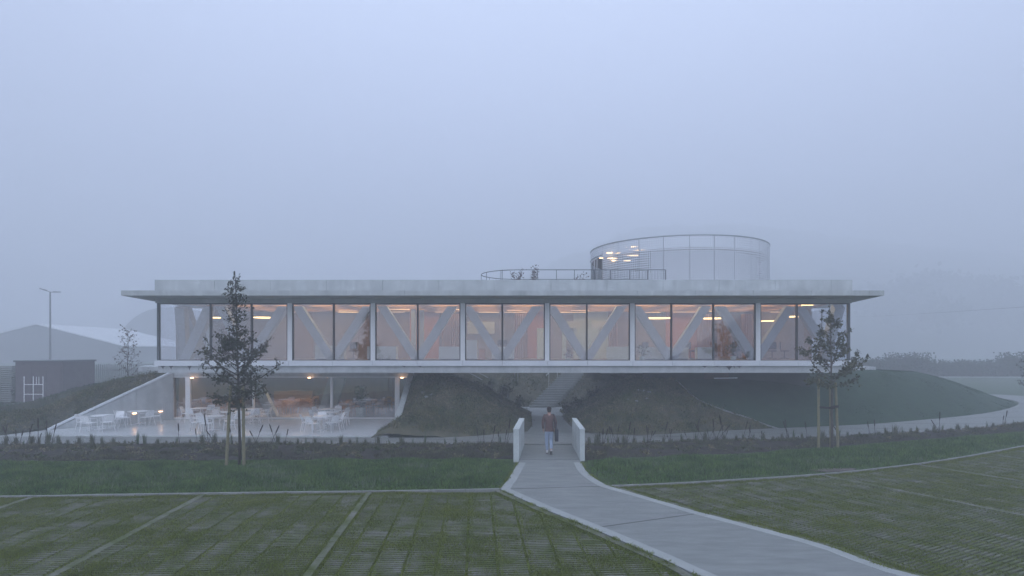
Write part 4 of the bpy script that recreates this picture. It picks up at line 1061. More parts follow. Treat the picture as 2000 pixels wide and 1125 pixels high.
panel(opening[0], opening[1]-.003, ZA(503,47)-.02, DZ1-.10, DR, 'perforated_panel', M['perf'])
for a in alla: MB().tube([dpt(a,DR-.03,DZ0),dpt(a,DR-.03,DZ1-.1)], .026, 5).build('frame_post', M['steel'], drum)
MB().tube([dpt(a,DR-.02,DZ1-.05) for a in np.linspace(0,2*math.pi,73)[:-1]], .05, 6, closed=True).build('rim', M['steel'], drum)
MB().tube([dpt(a,DR-.02,ZA(503,47)-.05) for a in np.linspace(opening[0],opening[1],10)], .05, 5).build('lintel', M['steel'], drum)
# inner core: walls, soffit, door jamb, posts
core = MB(); n = 40
ring = lambda r, z: [dpt(a, r, z) for a in np.linspace(0,2*math.pi,n+1)[:-1]]
ia = np.linspace(-.56, 2*math.pi-2.0, n+1)
core.add([dpt(a,DR-.9,DZ0) for a in ia]+[dpt(a,DR-.9,10.97) for a in ia], [(i,i+1,i+n+2,i+n+1) for i in range(n)]); core.build('inner_wall', M['perfback'], drum, smooth=True)
MB().prism([p[:2] for p in ring(DR-.12,0)], 10.98, 11.10).build('ceiling', M['brown'], drum)
for px in (1161,1166): MB().tube([P(px,520,45.6).to_tuple()[:2]+(DZ0,), P(px,520,45.6).to_tuple()[:2]+(10.97,)], .05, 6).build('post', M['steel'], drum)
a_ = seams[0]-.03; p = dpt(a_, DR-.25, 0); MB().bar((p[0],p[1],DZ0),(p[0],p[1],10.97),.30,.35,(0,1,0)).build('door_jamb', M['brown'], drum)
# linear lamps under the pavilion ceiling, seen through the holes
for x0,x1,py in ((1185,1212,494),(1187,1206,504.5),(1195,1213,509),(1217,1232,509),(1217,1247,499),(1227,1247,488.5),(1216,1225,482),(1232,1248,482),(1252,1263,488.5),(1171,1178,504)):
    y = 42.6+ (1263-x0)*.022; MB().box(XA(x0,y),XA(x1,y),y,y+.06,ZA(py,y)-.022,ZA(py,y)+.022).build('linear_lamp', M['lamp_warm'], drum)

# roof railing round the court opening
rail = thing('roof_railing', 'thin dark steel railing with rounded left end on the roof', 'railing', (0,36.9,7.4))
RR, yc_, xcL, xr = 2.4, 36.9, XA(940,36.9)+2.4, XA(1300,34.5)
def rail_path(z):
    pts = [(xr,yc_-RR,z),((xr+xcL)/2,yc_-RR,z),(xcL,yc_-RR,z)]
    pts += [(xcL-RR*math.sin(a),yc_-RR*math.cos(a),z) for a in np.linspace(.12,math.pi-.12,16)]
    return pts + [(xcL,yc_+RR,z),((xr+xcL)/2,yc_+RR,z),(xr,yc_+RR,z)]
zr = ZA(527,34.5)
MB().tube(rail_path(zr), .024, 6).build('top_rail', M['midframe'], rail)
MB().tube(rail_path(zr-.95), .012, 4).build('cable', M['midframe'], rail)
for px in (981,1016,1050,1087,1122,1161,1192,1230,1265,1300): x = XA(px,34.5); MB().tube([(x,yc_-RR,7.40),(x,yc_-RR,zr)], .018 if px<1160 else .026, 5).build('post', M['midframe'], rail)
for a in (.5,1.0,1.57,2.2): MB().tube([(xcL-RR*math.sin(a),yc_-RR*math.cos(a),7.40),(xcL-RR*math.sin(a),yc_-RR*math.cos(a),zr)], .016, 5).build('post', M['midframe'], rail)
for px in range(1195,1300,6): x = XA(px,34.5); MB().tube([(x,yc_-RR,7.45),(x,yc_-RR,zr-.03)], .006, 3).build('baluster', M['midframe'], rail)
# shrubs on the roof
def shrub(name, label, cat, base, h, w_, seed, m='leafdry', n=260, size=.12, group=None):
    t = thing(name, label, cat, base, 0, group); r = np.random.default_rng(seed); b = Vector(base)
    tips = []
    for k in range(6):
        a = r.uniform(0,6.28); l = r.uniform(.3,1)*w_; p = b+Vector((math.cos(a)*l,math.sin(a)*l,h*r.uniform(.55,1)))
        tips.append(p); MB().tube([b, b.lerp(p,.5)+Vector((0,0,h*.1)), p], [.015,.011,.006], 4).build('stem', M['bark'], t)
    pts = []
    for p in tips:
        for _ in range(n//6): s = r.uniform(.25,1.05); q = b.lerp(p,s); pts.append((q.x+r.normal(0,w_*.2),q.y+r.normal(0,w_*.2),max(q.z+r.normal(0,h*.06),b.z+.02)))
    link('foliage', leaves_local('foliage', pts, size, M[m], t, seed), t); return t
shrub('roof_shrub','taller reddish roof shrub behind the railing, leftmost of three','shrub',(XA(1008,36.5),36.5,7.4),1.64,.46,301,n=300)
shrub('roof_shrub','bushy roof shrub behind the railing, middle of three','shrub',(XA(1044,36.5),36.5,7.4),1.60,.38,302,n=300)
shrub('roof_shrub','low roof shrub behind the railing nearest the round pavilion','shrub',(XA(1132,36.5),36.5,7.4),1.34,.46,303,n=200)

# ------------------------------------------------------------------ bridge walls
def bridge_wall(near, far, th, label):
    t = thing('bridge_parapet', label, 'parapet', (near[0],near[1],0), 0, 'concrete parapets of the footbridge')
    n = Vector((*near,0)); f = Vector((*far,0)); d = (f-n).normalized(); s_ = Vector((d.y,-d.x,0))
    L = (f-n).length; k = 3
    for i in range(k):
        a, b = n+d*(L*i/k+.003), n+d*(L*(i+1)/k-.003)
        MB().prism([tuple((a+s_*th/2)[:2]),tuple((b+s_*th/2)[:2]),tuple((b-s_*th/2)[:2]),tuple((a-s_*th/2)[:2])], -.35, 1.135).build('wall_segment', M['bridge'], t)
    MB().prism([tuple((n-d*.01+s_*(th/2+.012))[:2]),tuple((f+d*.01+s_*(th/2+.012))[:2]),tuple((f+d*.01-s_*(th/2+.012))[:2]),tuple((n-d*.01-s_*(th/2+.012))[:2])], 1.137, 1.165).build('coping', M['bridge'], t)
bridge_wall((.15,21.85),(.42,25.35),.20,'pale concrete parapet on the left side of the footbridge')
bridge_wall((2.57,21.85),(2.63,25.35),.17,'pale concrete parapet on the right side of the footbridge')

# court stairs, handrails and posts
st = thing('court_stair', 'pale concrete stair climbing to the right up the bank behind the passage', 'stairs', (2.1,41.2,0))
A0, A1 = Vector((2.05,41.4,0.02)), Vector((4.75,45.6,2.25)); ns = 15; dv = (A1-A0)/ns; sdv_ = Vector((1,0,0))
for i in range(ns):
    a = A0+dv*i; MB().box(a.x-.85,a.x+.85,a.y,a.y+dv.y+.10,a.z-.25,a.z+dv.z).build('step', M['pathborder'], st)
MB().tube([A0.lerp(A1,.52)+Vector((-.95,.4,.95)),A1+Vector((-.95,.3,.95))], .018, 5).build('handrail', M['white'], st)
for i in (9,13): p = A0+dv*i+Vector((-.95,.3,0)); MB().tube([p,p+Vector((0,0,.95))], .012, 5).build('baluster', M['white'], st)
st2 = thing('court_stair', 'short pale stair half hidden by dark shrubs left of the passage', 'stairs', (-2.6,43,1.0))
for i in range(7): MB().box(-3.45+i*.03,-2.0,43+i*.32,43+i*.32+.42,.55+i*.17,.80+i*.17).build('step', M['pathborder'], st2)
MB().tube([(-3.5,43,2.6),(-2.1,42.4,1.9)], .022, 5).build('handrail', M['steel'], st2); MB().tube([(-3.1,43,2.75),(-1.7,42.4,2.05)], .022, 5).build('handrail', M['steel'], st2)
for px, l in ((1005.5,'thin pale steel post on the court bank, left of a pair'),(1011.5,'thin pale steel post on the court bank, right of a pair')):
    x = XA(px,45); t = thing('steel_post', l, 'post', (x,45,.8)); MB().tube([(x,45,.5),(x,45,2.8)], .025, 5).build('shaft', M['steel'], t); MB().ball((x,45,2.81),.03,.03,.02,6,4).build('cap', M['steel'], t)
# dark shrubs on the shaded slopes beside the passage
def hm(f, x, y): return float(f(np.array([x]),np.array([y]))[0])
for i,(px,y,w_,h_,l) in enumerate(((955,38.4,.55,1.0,'dark shrub on the shaded bank below the short half hidden stair'),(985,37.0,.5,.9,'dark shrub on the shaded bank in the middle of its row left of the passage'),(1012,35.8,.42,.85,'spiky dark shrub lowest on the shaded bank left of the passage'),(930,39.5,.5,.8,'dark shrub highest on the shaded bank left of the passage'),(1108,36.4,.42,.75,'dark shrub at the foot of the bank right of the passage'),(1132,36.8,.4,.6,'dark shrub on the shaded bank right of the passage'),(1160,37.4,.4,.6,'dark shrub farther up the shaded bank right of the passage'))):
    x = XA(px,y); f = m2_h if px < 1050 else m3_h; z = hm(f,x,y); shrub('dark_shrub', l, 'shrub', (x,y,max(z,0)-.02), h_, w_, 320+i, 'leaf', 320, .13, 'dark shrubs beside the passage')
# yellowish herb clumps on the planted banks
k = 0
M['herb'] = mat('yellow_herb', (.10,.10,.035), (.16,.15,.05), rough=.8, scale=4, island=.35)
for px, py, f, where in ((848,815,m2_h,'left'),(925,822,m2_h,'left'),(820,843,m2_h,'left'),(888,836,m2_h,'left'),(950,843,m2_h,'left'),(983,838,m2_h,'left'),(1175,827,m3_h,'right'),(1190,812,m3_h,'right'),(1226,815,m3_h,'right'),(1172,838,m3_h,'right'),(1202,843,m3_h,'right'),(1258,842,m3_h,'right'),(1290,831,m3_h,'right'),(1370,832,m3_h,'right'),(1395,826,m3_h,'right'),(1330,838,m3_h,'right'),(1420,836,m3_h,'right')):
    # march along the sight line to the bank
    for y in np.arange(27.5,37,.05):
        x, z = XA(px,y), ZA(py,y)
        if hm(f,x,y) >= z: break
    r = np.random.default_rng(400+k); n = 46; pts = np.stack([r.normal(0,.16,n),r.normal(0,.13,n),r.uniform(.0,.28,n)],1)
    t = thing('herb_clump', 'yellowish herb clump on the planted bank %s of the passage' % where, 'plant', (x,y,hm(f,x,y)), 0, 'yellow herbs on the %s planted bank' % where)
    link('foliage', leaves_mesh('foliage', pts, .11, M['herb'], None, 400+k), t); k += 1
    link('stem', MB().tube([(0,0,-.03),(.02,0,.12),(.0,.01,.24)], .008, 4).mesh('stem', M['stalk']), t)
for px, py, f in ((826,769,m2_h),(832,777,m2_h),(843,772,m2_h),(1246,763,m3_h),(1256,764,m3_h),(1268,767,m3_h),(1226,782,m3_h),(1243,785,m3_h),(1262,780,m3_h)):
    for y in np.arange(28,37,.05):
        x, z = XA(px,y), ZA(py,y)
        if hm(f,x,y) >= z: break
    o = link('bank_stone', MB().ball((0,0,.03),.13,.09,.06,7,5).mesh('bank_stone', M['pathborder'])); o.location = (x,y,hm(f,x,y)); o.rotation_euler = (0,0,px)
    tag(o, 'pale flat stone lying high on the planted bank %s of the passage' % ('left' if f is m2_h else 'right'), 'stone', 'pale stones on the %s bank' % ('left' if f is m2_h else 'right'))

# ------------------------------------------------------------------ terrace furniture
TZ = .0525
def terrace_chair():
    t = thing('terrace_chair', 'x', 'chair', (0,0,TZ), 0, 'white metal armchairs on the terrace'); m = M['white']
    # seat and back face -Y (the sitter looks to -Y)
    s_ = MB(); n = 5
    for i in range(n):
        for j in range(n):
            pass
    vs = []; fs = []
    for j in range(5):
        for i in range(5):
            u, v = i/4-.5, j/4-.5; vs.append((u*.46*(1-.06*(v>.2)), v*.44, .45-.018*(1-4*u*u)*(1-4*v*v)+.01*(v<-.4)))
    N = len(vs); vs += [(x,y,z-.018) for x,y,z in vs]
    for j in range(4):
        for i in range(4): a = j*5+i; fs += [(a,a+1,a+6,a+5),(N+a,N+a+5,N+a+6,N+a+1)]
    ed = [0,1,2,3,4,9,14,19,24,23,22,21,20,15,10,5]
    for a,b in zip(ed, ed[1:]+ed[:1]): fs.append((b,a,N+a,N+b))
    link('seat', MB().add(vs,fs).mesh('seat', m), t)
    vs = []; fs = []
    for j in range(5):
        for i in range(5):
            u, v = i/4-.5, j/4; vs.append((u*(.46-.08*v*v), .215+.13*v-.05*(1-4*u*u)*0+.05*(0-4*u*u)*.25, .50+.33*v-.02*(4*u*u)*(v>.9)))
    N = len(vs); vs += [(x,y+.016,z) for x,y,z in vs]
    for j in range(4):
        for i in range(4): a = j*5+i; fs += [(a,a+1,a+6,a+5),(N+a,N+a+5,N+a+6,N+a+1)]
    for a,b in zip(ed, ed[1:]+ed[:1]): fs.append((b,a,N+a,N+b))
    link('backrest', MB().add(vs,fs).mesh('backrest', m), t)
    for sx_ in (-1,1):
        link('leg', MB().tube([(sx_*.27,-.25,0),(sx_*.235,-.21,.44)],.0125,6).mesh('leg', m), t)
        link('leg', MB().tube([(sx_*.27,.30,0),(sx_*.225,.21,.44),(sx_*.215,.25,.62)],.0125,6).mesh('leg', m), t)
        link('armrest', MB().tube([(sx_*.235,-.20,.43),(sx_*.27,-.19,.58),(sx_*.275,-.12,.645),(sx_*.27,.05,.66),(sx_*.22,.26,.68)],.0125,6).mesh('armrest', m), t)
    return t
tables = [('T1',200,814.5,29.9,'leftmost table beside the wall',[(205,'left'),(75,'far'),(320,'near right'),(262,'near')]),
 ('T2',270,805,31.9,'table before the wall lamps',[(195,'left'),(238,'near left'),(335,'right'),(18,'far right')]),
 ('T3',417,814,29.6,'nearest table left of the tree',[(188,'left'),(268,'near'),(150,'far left'),(30,'far right')]),
 ('T4',392,799,33.5,'far table by the white post',[(185,'left'),(262,'near'),(352,'right'),(80,'far')]),
 ('T5',452,806,31.6,'table behind the tree trunk',[(160,'left'),(20,'right'),(320,'near right')]),
 ('T6',493,800,33.1,'table at the thin post',[(300,'near right'),(2,'right'),(195,'left')]),
 ('T7',631,814.5,29.6,'nearest table at right',[(192,'left'),(250,'near left'),(322,'near right'),(25,'right'),(110,'far')]),
 ('T8',643,807,31.4,'middle table at right',[(172,'left'),(12,'right')]),
 ('T9',645,801,33.0,'farthest table at right',[(165,'left'),(352,'right'),(80,'far')])]
pr = terrace_chair(); cpt = make_copier(pr); first = True
tb = None
for nm, px, py, y, l, ch in tables:
    x = XA(px,y)
    lab = 'white metal terrace table, the ' + l
    if tb is None:
        tb = thing('terrace_table', lab, 'table', (0,0,TZ), 0, 'white round tables on the terrace')
        link('tabletop', MB().tube([(0,0,.708),(0,0,.730)],.50,26).mesh('tabletop', M['white']), tb)
        link('column', MB().tube([(0,0,.03),(0,0,.706)],.03,8).mesh('column', M['white']), tb)
        for kk in range(4):
            a = kk*math.pi/2+.4; link('foot', MB().tube([(0,0,.045),(.2*math.cos(a),.2*math.sin(a),.04),(.36*math.cos(a),.36*math.sin(a),.014)],[.018,.016,.012],6).mesh('foot', M['white']), tb)
        cptab = make_copier(tb); tb.location = (x,y,TZ)
    else: cptab((x,y,TZ), random.uniform(0,1.5), lab)
    for ang, wd in ch:
        a = R(ang); d = random.uniform(.66,.80); cxx, cyy = x+d*math.cos(a), y+d*math.sin(a); rz = a - math.pi/2 + random.uniform(-.25,.25)
        lb_ = 'white terrace armchair on the %s side of the %s' % (wd, l)
        if first: pr.location = (cxx,cyy,TZ); pr.rotation_euler = (0,0,rz); pr['label'] = lb_; first = False
        else: cpt((cxx,cyy,TZ), rz, lb_)

# ------------------------------------------------------------------ young trees with stakes
def young_tree(label, base, trunk, branches, seed, leafm, barkm, r0, lsize, ndense, twig):
    t = thing('young_tree', label, 'tree', base); r = np.random.default_rng(seed); b = Vector(base)
    tr = MB(); pts = [b+Vector(p) for p in trunk]; n = len(pts); rs = [r0*(1-.86*i/(n-1)) for i in range(n)]
    tr.tube(pts, rs, 7).build('trunk', M[barkm], t, smooth=True)
    lp, ld = [], []; br = MB()
    def leafrun(p0, p1, dens, start=.25):
        L = (p1-p0).length; d = (p1-p0).normalized()
        for _ in range(max(2,int(L*dens))):
            s = r.uniform(start,1.02); q = p0.lerp(p1,s); o = Vector(r.normal(size=3)*.025); lp.append(tuple(q+o)); v = d*.5+Vector(r.normal(size=3)*.8)+Vector((0,0,-.12)); ld.append(tuple(v.normalized()))
    for (z, az, ln, up, nt) in branches:
        # start on the trunk at height z
        zz = [p.z-b.z for p in pts]; i = max(0,min(n-2, int(np.searchsorted(zz, z))-1)); f = (z-zz[i])/(zz[i+1]-zz[i]+1e-6); p0 = pts[i].lerp(pts[i+1], f)
        hd = Vector((math.cos(az),math.sin(az),0)); p1 = p0+hd*ln*math.cos(up)*.55+Vector((0,0,ln*math.sin(up)*.42)); p2 = p0+hd*ln*math.cos(up)+Vector((0,0,ln*math.sin(up)))
        rr = max(.008, r0*.34*(ln/1.2)); br.tube([p0,p1,p2],[rr,rr*.7,rr*.28],5); leafrun(p1,p2,ndense*1.0,.0); leafrun(p0,p1,ndense*.55,.3)
        for _ in range(nt):
            s = r.uniform(.25,.95); q = (p0.lerp(p1,s*2) if s < .5 else p1.lerp(p2,s*2-1)); tl = r.uniform(.5,1.1)*twig
            dv_ = (hd*.7+Vector((r.normal(0,.7),r.normal(0,.7),abs(r.normal(.35,.5)))))
            if r.random()<.25: dv_.z = -abs(dv_.z)*.5
            q2 = q+dv_.normalized()*tl; br.tube([q,q.lerp(q2,.55)+Vector((0,0,.02)),q2],[.007,.005,.003],4); leafrun(q,q2,ndense*1.25,.1)
    br.build('branches', M[barkm], t)
    for a,b2 in zip(pts[:-1],pts[1:]):
        if a.z-b.z > (trunk[-1][2])*.55: leafrun(a,b2,ndense*.6,0)
    link('foliage', leaves_local('foliage', lp, lsize, M[leafm], t, seed, np.array(ld), 2.0), t)
    return t
b1 = (-9.52,20.9,0)
rb = np.random.default_rng(77); bl = []
for i in range(64):
    z = 2.15+ (6.35-2.15)*((i+.5)/64)**1.25; zt = z
    L = np.interp(zt, [2.1,2.5,2.9,3.4,3.9,4.3,4.7,5.2,5.8,6.4],[.7,1.25,1.42,1.25,.88,.58,.42,.34,.26,.14])*rb.uniform(.6,1.25)
    bl.append((z, i*2.399+rb.normal(0,.3), L, R(np.interp(zt,[2,3,4,6.4],[16,36,52,66])+rb.normal(0,16)), 10 if zt<4.3 else 3))
young_tree('taller slender young tree with dark conical crown standing on the lawn left of the bridge', b1,
  [(0,0,-.05),(.02,0,.8),(-.005,.01,1.6),(-.02,0,2.4),(-.05,.02,3.2),(-.06,0,4.0),(-.09,.01,4.8),(-.10,0,5.6),(-.13,.01,6.3),(-.15,0,6.82)], bl, 501, 'leaf', 'bark', .052, .098, 27, .36)
b2 = (12.98,24.3,0)
bl = [(2.75,R(165),1.75,R(52),9),(2.7,R(20),1.95,R(40),11),(2.95,R(5),1.55,R(24),9),(3.3,R(150),1.35,R(58),9),(3.35,R(35),1.55,R(62),9),(2.6,R(190),1.15,R(12),6),(3.7,R(70),1.0,R(60),7),(3.8,R(200),.95,R(55),7),(2.8,R(275),1.0,R(35),8),(3.1,R(95),1.1,R(40),8),(4.1,R(330),.8,R(55),6),(4.3,R(130),.7,R(60),6),(4.7,R(20),.5,R(60),4),(4.9,R(210),.45,R(60),4),(2.55,R(340),.9,R(20),7),(2.5,R(240),.8,R(15),7),(2.6,R(110),.8,R(20),7),(3.5,R(300),1.0,R(50),7),(5.2,R(80),.3,R(60),3),(5.4,R(250),.25,R(60),2)]
young_tree('shorter young tree with spreading upright limbs standing on the lawn right of the bridge', b2,
  [(0,0,-.05),(.0,0,.8),(-.01,.01,1.6),(0.01,0,2.4),(-.02,.02,3.0),(-.03,0,3.6),(-.05,.01,4.3),(-.04,0,5.0),(-.09,.01,5.5),(-.10,0,5.95)], bl, 502, 'leaf2', 'bark2', .058, .132, 33, .40)
def stakes(label, specs, bar_z, trunk_x, y, right_x):
    t = thing('tree_stake', label, 'stake', (specs[0][0],y,0))
    for (x0,x1,yy,zt) in specs: MB().tube([(x0,yy,-.1),((x0+x1)/2,yy,zt/2),(x1,yy,zt)], [.056,.052,.049], 9).build('post', M['stake'], t, smooth=False)
    x0_ = specs[0][1]+.02; MB().bar((x0_,specs[0][2]-.06,bar_z),(trunk_x,y-.07,bar_z-.02),.03,.09).build('tie', M['strapm'], t)
    MB().bar((trunk_x+.07,y-.05,bar_z+.03),(right_x,y-.05,bar_z+.04),.03,.10).build('tie', M['strapm'], t)
    MB().bar((trunk_x-.06,y-.09,bar_z),(trunk_x+.07,y-.09,bar_z+.02),.03,.12).build('tie', M['strapm'], t)
stakes('pair of pale wooden stakes with dark ties holding the taller young tree', [(-9.95,-9.79,20.85,2.82),(-9.33,-9.36,20.85,2.80)], 2.10, -9.53, 20.9, -9.30)
stakes('trio of wooden stakes with brown ties holding the shorter young tree', [(12.46,12.46,24.35,2.88),(13.28,13.18,24.4,2.72),(13.10,13.06,24.6,2.6)], 1.72, 12.97, 24.3, 13.22)

# ------------------------------------------------------------------ grass tufts and reeds in the beds
def tuft_mesh(seed, h, n, m, sp):
    r = np.random.default_rng(seed); V=[]; L=[]; ls=[]; lt=[]; k=0; q=0
    for i in range(n):
        a = r.uniform(0,6.28); b0 = Vector((r.normal(0,sp*.25),r.normal(0,sp*.25),-.03)); hh = h*r.uniform(.5,1.15); le = r.uniform(.05,.75)*sp*1.6
        d = Vector((math.cos(a),math.sin(a),0)); s_ = Vector((-d.y,d.x,0))*.007; mid = b0+d*le*.35+Vector((0,0,hh*.62)); tip = b0+d*le+Vector((0,0,hh))
        V += [b0-s_,b0+s_,mid+s_*.8,mid-s_*.8,tip]; L += [k,k+1,k+2,k+3,k+3,k+2,k+4]; ls += [q,q+4]; lt += [4,3]; k += 5; q += 7
    return raw_mesh('grass_tuft', [tuple(v) for v in V], L, ls, lt, m)
TM = [tuft_mesh(600+i, .34+.05*(i%3), 60, M['tuft'], .16) for i in range(4)] + [tuft_mesh(620+i, .40, 24, M['tuftg'], .10) for i in range(3)]
def zone(x, y):
    px = 1000+x/y*F
    return 'left of the taller young tree' if px < 455 else 'between the taller young tree and the bridge' if px < 1060 else 'between the bridge and the shorter young tree' if px < 1620 else 'right of the shorter young tree'
def put_tuft(x, y, mi, sc, side):
    side = zone(x, y)
    o = link('grass_tuft', TM[mi]); o.location = (x,y,.03); o.rotation_euler = (0,0,random.uniform(0,6.28)); o.scale = (sc,sc,sc*random.uniform(.85,1.2))
    tag(o, 'small grass tuft in the planting bed %s' % side, 'grass', 'grass tufts %s' % side)
px = 12
while px < 995:
    y = float(fx(lf_s, XA(px,25.4)))-random.uniform(.05,.35); put_tuft(XA(px,y), y, random.randrange(4) if px < 800 and random.random()<.75 else 4+random.randrange(3), random.uniform(.5,1.4), 'left'); px += random.uniform(13,26)
px = 1150
while px < 1996:
    y = 25.4
    for _ in range(4): y = float(fx(lf_s, XA(px,y)))-.12
    y -= random.uniform(0,.35); put_tuft(XA(px,y), y, random.randrange(7), random.uniform(.5,1.45), 'right'); px += random.uniform(12,24)
RM = []
for i in range(5):
    r = np.random.default_rng(700+i); h = .70+.13*i; mb = MB(); be = .05*r.normal()
    mb.tube([(0,0,-.05),(be*.5,0,h*.45),(be,0,h*.62)], [.013,.011,.010], 5, 0); mb.tube([(be,0,h*.60),(be*1.15,0,h*.66),(be*1.5,0,h*.93),(be*1.55,0,h)], [.012,.026,.026,.010], 6, 1)
    mb.add([(-.012,0,0),(.012,0,0),(.09+.02*i,.02,h*.5)],[(0,1,2)],0); mb.add([(-.012,.01,0),(.012,.0,0),(-.08-.02*i,-.03,h*.42)],[(0,1,2)],0)
    RM.append(mb.mesh('reed', [M['stalk'],M['reedhead']]))
def put_reed(px, dy, mi, tx_, side, sc=1.0):
    y = 25.3
    for _ in range(4): y = float(fx(lf_s, XA(px,y)))-dy
    side = zone(XA(px,y), y)
    o = link('reed', RM[mi]); o.location = (XA(px,y),y,.02); o.rotation_euler = (random.uniform(-.15,.15),tx_,random.uniform(-.4,.4)); o.scale = (sc,)*3
    tag(o, 'dark reed stalk with seed head %s' % side, 'reed', 'reeds %s' % side)
for px,t_ in ((8,.2),(22,-.3),(33,-.1),(38,.1),(52,.35),(60,-.15),(72,.25),(75,-.05),(88,.1),(94,-.05),(100,.1),(350,-.25),(386,.05),(408,-.28),(424,-.75),(455,-.3),(497,.45),(502,-.45),(528,.3),(540,-.3),(556,.2),(935,.05),(960,.2),(975,-.1),(985,.05),(990,.15),(945,-.1),(1080,.1)):
    if px < 1003: put_reed(px, random.uniform(.05,.5), random.randrange(5), t_+random.uniform(-.08,.08), 'left', random.uniform(.75,1.1))
r = np.random.default_rng(88)
for i in range(46):
    px = 1152 + (1500-1152)*r.random() if i < 34 else r.uniform(1500,1995)
    put_reed(px, r.uniform(.05,.5), int(r.integers(5)), r.normal(0,.32), 'right', r.uniform(.6,1.05))

# fallen leaves on the approach path and the parking
LM = leaves_mesh('fallen_leaf', [(0,0,0)], .09, mat('dead_leaf', (.05,.035,.03), (.08,.055,.04), rough=.8), np.array([(1,0,0.05)]), 9, 1.5)
for px, py, s_ in ((1133,925,1),(1141,929,1.2),(1110,900.5,1),(1137,944,.8),(1248,1050,.9),(1297,1058,.8),(1305,1059,.8),(1282,1045,.7),(1318,1063,.8),(1322,1083,.8),(1270,1018,.7),(1852,1030,1.2),(1243,1092,.8),(752,1113,1.2),(1118,1104,1.3),(706,1076,1.3),(944,974,1.3),(338,1033,1.6),(330,1031,1.4),(1220,990,.7),(1168,970,.7),(1400,1075,.8)):
    p = G(px,py,.035); o = link('fallen_leaf', LM); o.location = (p.x,p.y,.036); o.rotation_euler = (random.uniform(-.2,.2),random.uniform(-.15,.15),random.uniform(0,6.28)); o.scale = (s_,)*3
    tag(o, 'small dead leaf lying on the paving in front of the bridge', 'leaf', 'dead leaves on the paving')
# ------------------------------------------------------------------ person walking away over the bridge
def skin(name, joints, edges, radii, root, sub=2):
    me = bpy.data.meshes.new(name); me.from_pydata(joints, edges, []); o = bpy.data.objects.new(name, me); COL.objects.link(o)
    md = o.modifiers.new('skin','SKIN'); md.use_smooth_shade = True; s = o.modifiers.new('sub','SUBSURF'); s.levels = sub; s.render_levels = sub
    sv = me.skin_vertices[0].data
    for i, rr in enumerate(radii): sv[i].radius = rr if isinstance(rr, tuple) else (rr, rr); sv[i].use_root = (i == root)
    dg = bpy.context.evaluated_depsgraph_get(); dg.update(); out = bpy.data.meshes.new_from_object(o.evaluated_get(dg)); bpy.data.objects.remove(o); out.name = name; return out
M['skin'] = mat('skin', (.42,.27,.21), rough=.55); M['hair'] = mat('hair', (.022,.017,.015), (.04,.03,.026), rough=.6, scale=30)
M['sweater'] = mat('sweater', (.105,.066,.060), (.140,.090,.082), rough=.95, scale=12, bump=.4, bscale=60)
M['jeans'] = mat('jeans', (.27,.34,.46), (.36,.43,.55), rough=.9, scale=7, bump=.3, bscale=70)
M['shoe'] = mat('shoe', (.62,.62,.63), rough=.6); M['sole'] = mat('sole', (.20,.19,.18), rough=.8)
M['bag'] = mat('bag', (.030,.032,.042), (.045,.046,.058), rough=.85, scale=10, bump=.3)
pb = Vector((1.44,23.2,.031))
pers = thing('person', 'person in a brown sweater and light jeans walking away across the footbridge', 'person', pb)
J = [(0,0,.96),(0,.015,1.16),(0,.03,1.36),(0,.03,1.53),(0,.045,1.62),(0,.06,1.72),   # 0 pelvis .. 5 head
     (-.17,.03,1.47),(-.235,-.02,1.20),(-.225,.06,.95),(-.215,.085,.87),                 # left arm 6-9
     (.17,.03,1.47),(.235,-.04,1.20),(.215,.05,.97),(.205,.085,.89),                      # right arm 10-13
     (-.09,.01,.90),(-.085,.09,.50),(-.075,.06,.10),(-.075,.19,.04),                      # left leg 14-17
     (.085,0,.90),(.075,.02,.50),(.065,-.26,.19),(.065,-.20,.07)]                         # right leg 18-21
E = [(0,1),(1,2),(2,3),(3,4),(4,5),(2,6),(6,7),(7,8),(8,9),(2,10),(10,11),(11,12),(12,13),(0,14),(14,15),(15,16),(16,17),(0,18),(18,19),(19,20),(20,21)]
RD = [(.13,.10),(.125,.09),(.145,.10),.055,.075,(.078,.092),.055,.042,.03,.032,.055,.042,.03,.032,.085,.055,.037,.035,.085,.055,.037,.035]
body = skin('body', J, E, RD, 0)
# fingers, ears, nose joined to the body surface
bm = bmesh.new(); bm.from_mesh(body)
mb = MB()
for (wx,wy,wz,sg) in ((-.215,.085,.87,-1),(.205,.085,.89,1)):
    for f_,ln in zip(range(4),(.072,.082,.076,.058)):
        y = wy-.028+f_*.02; mb.tube([(wx,y,wz-.01),(wx-sg*.004,y+.004,wz-.01-ln*.5),(wx-sg*.018,y+.008,wz-.01-ln)],[.0095,.009,.006],5)
    mb.tube([(wx,wy+.02,wz+.01),(wx-sg*.012,wy+.055,wz-.018),(wx-sg*.016,wy+.062,wz-.045)],[.011,.010,.007],5)
for s_ in (-1,1): mb.ball((s_*.082,.055,1.695),.012,.022,.034,8,6)
mb.ball((0,.158,1.685),.014,.018,.022,8,6)
for s_ in (-1,1): mb.ball((s_*.03,.142,1.715),.012,.008,.008,6,4)
mb.ball((0,.145,1.645),.024,.008,.007,8,4)
tm = mb.mesh('tmp', M['skin']); bm.from_mesh(tm); bm.to_mesh(body); bm.free(); body.materials.clear(); body.materials.append(M['skin'])
body.polygons.foreach_set('use_smooth',[True]*len(body.polygons))
link('body', body, pers)
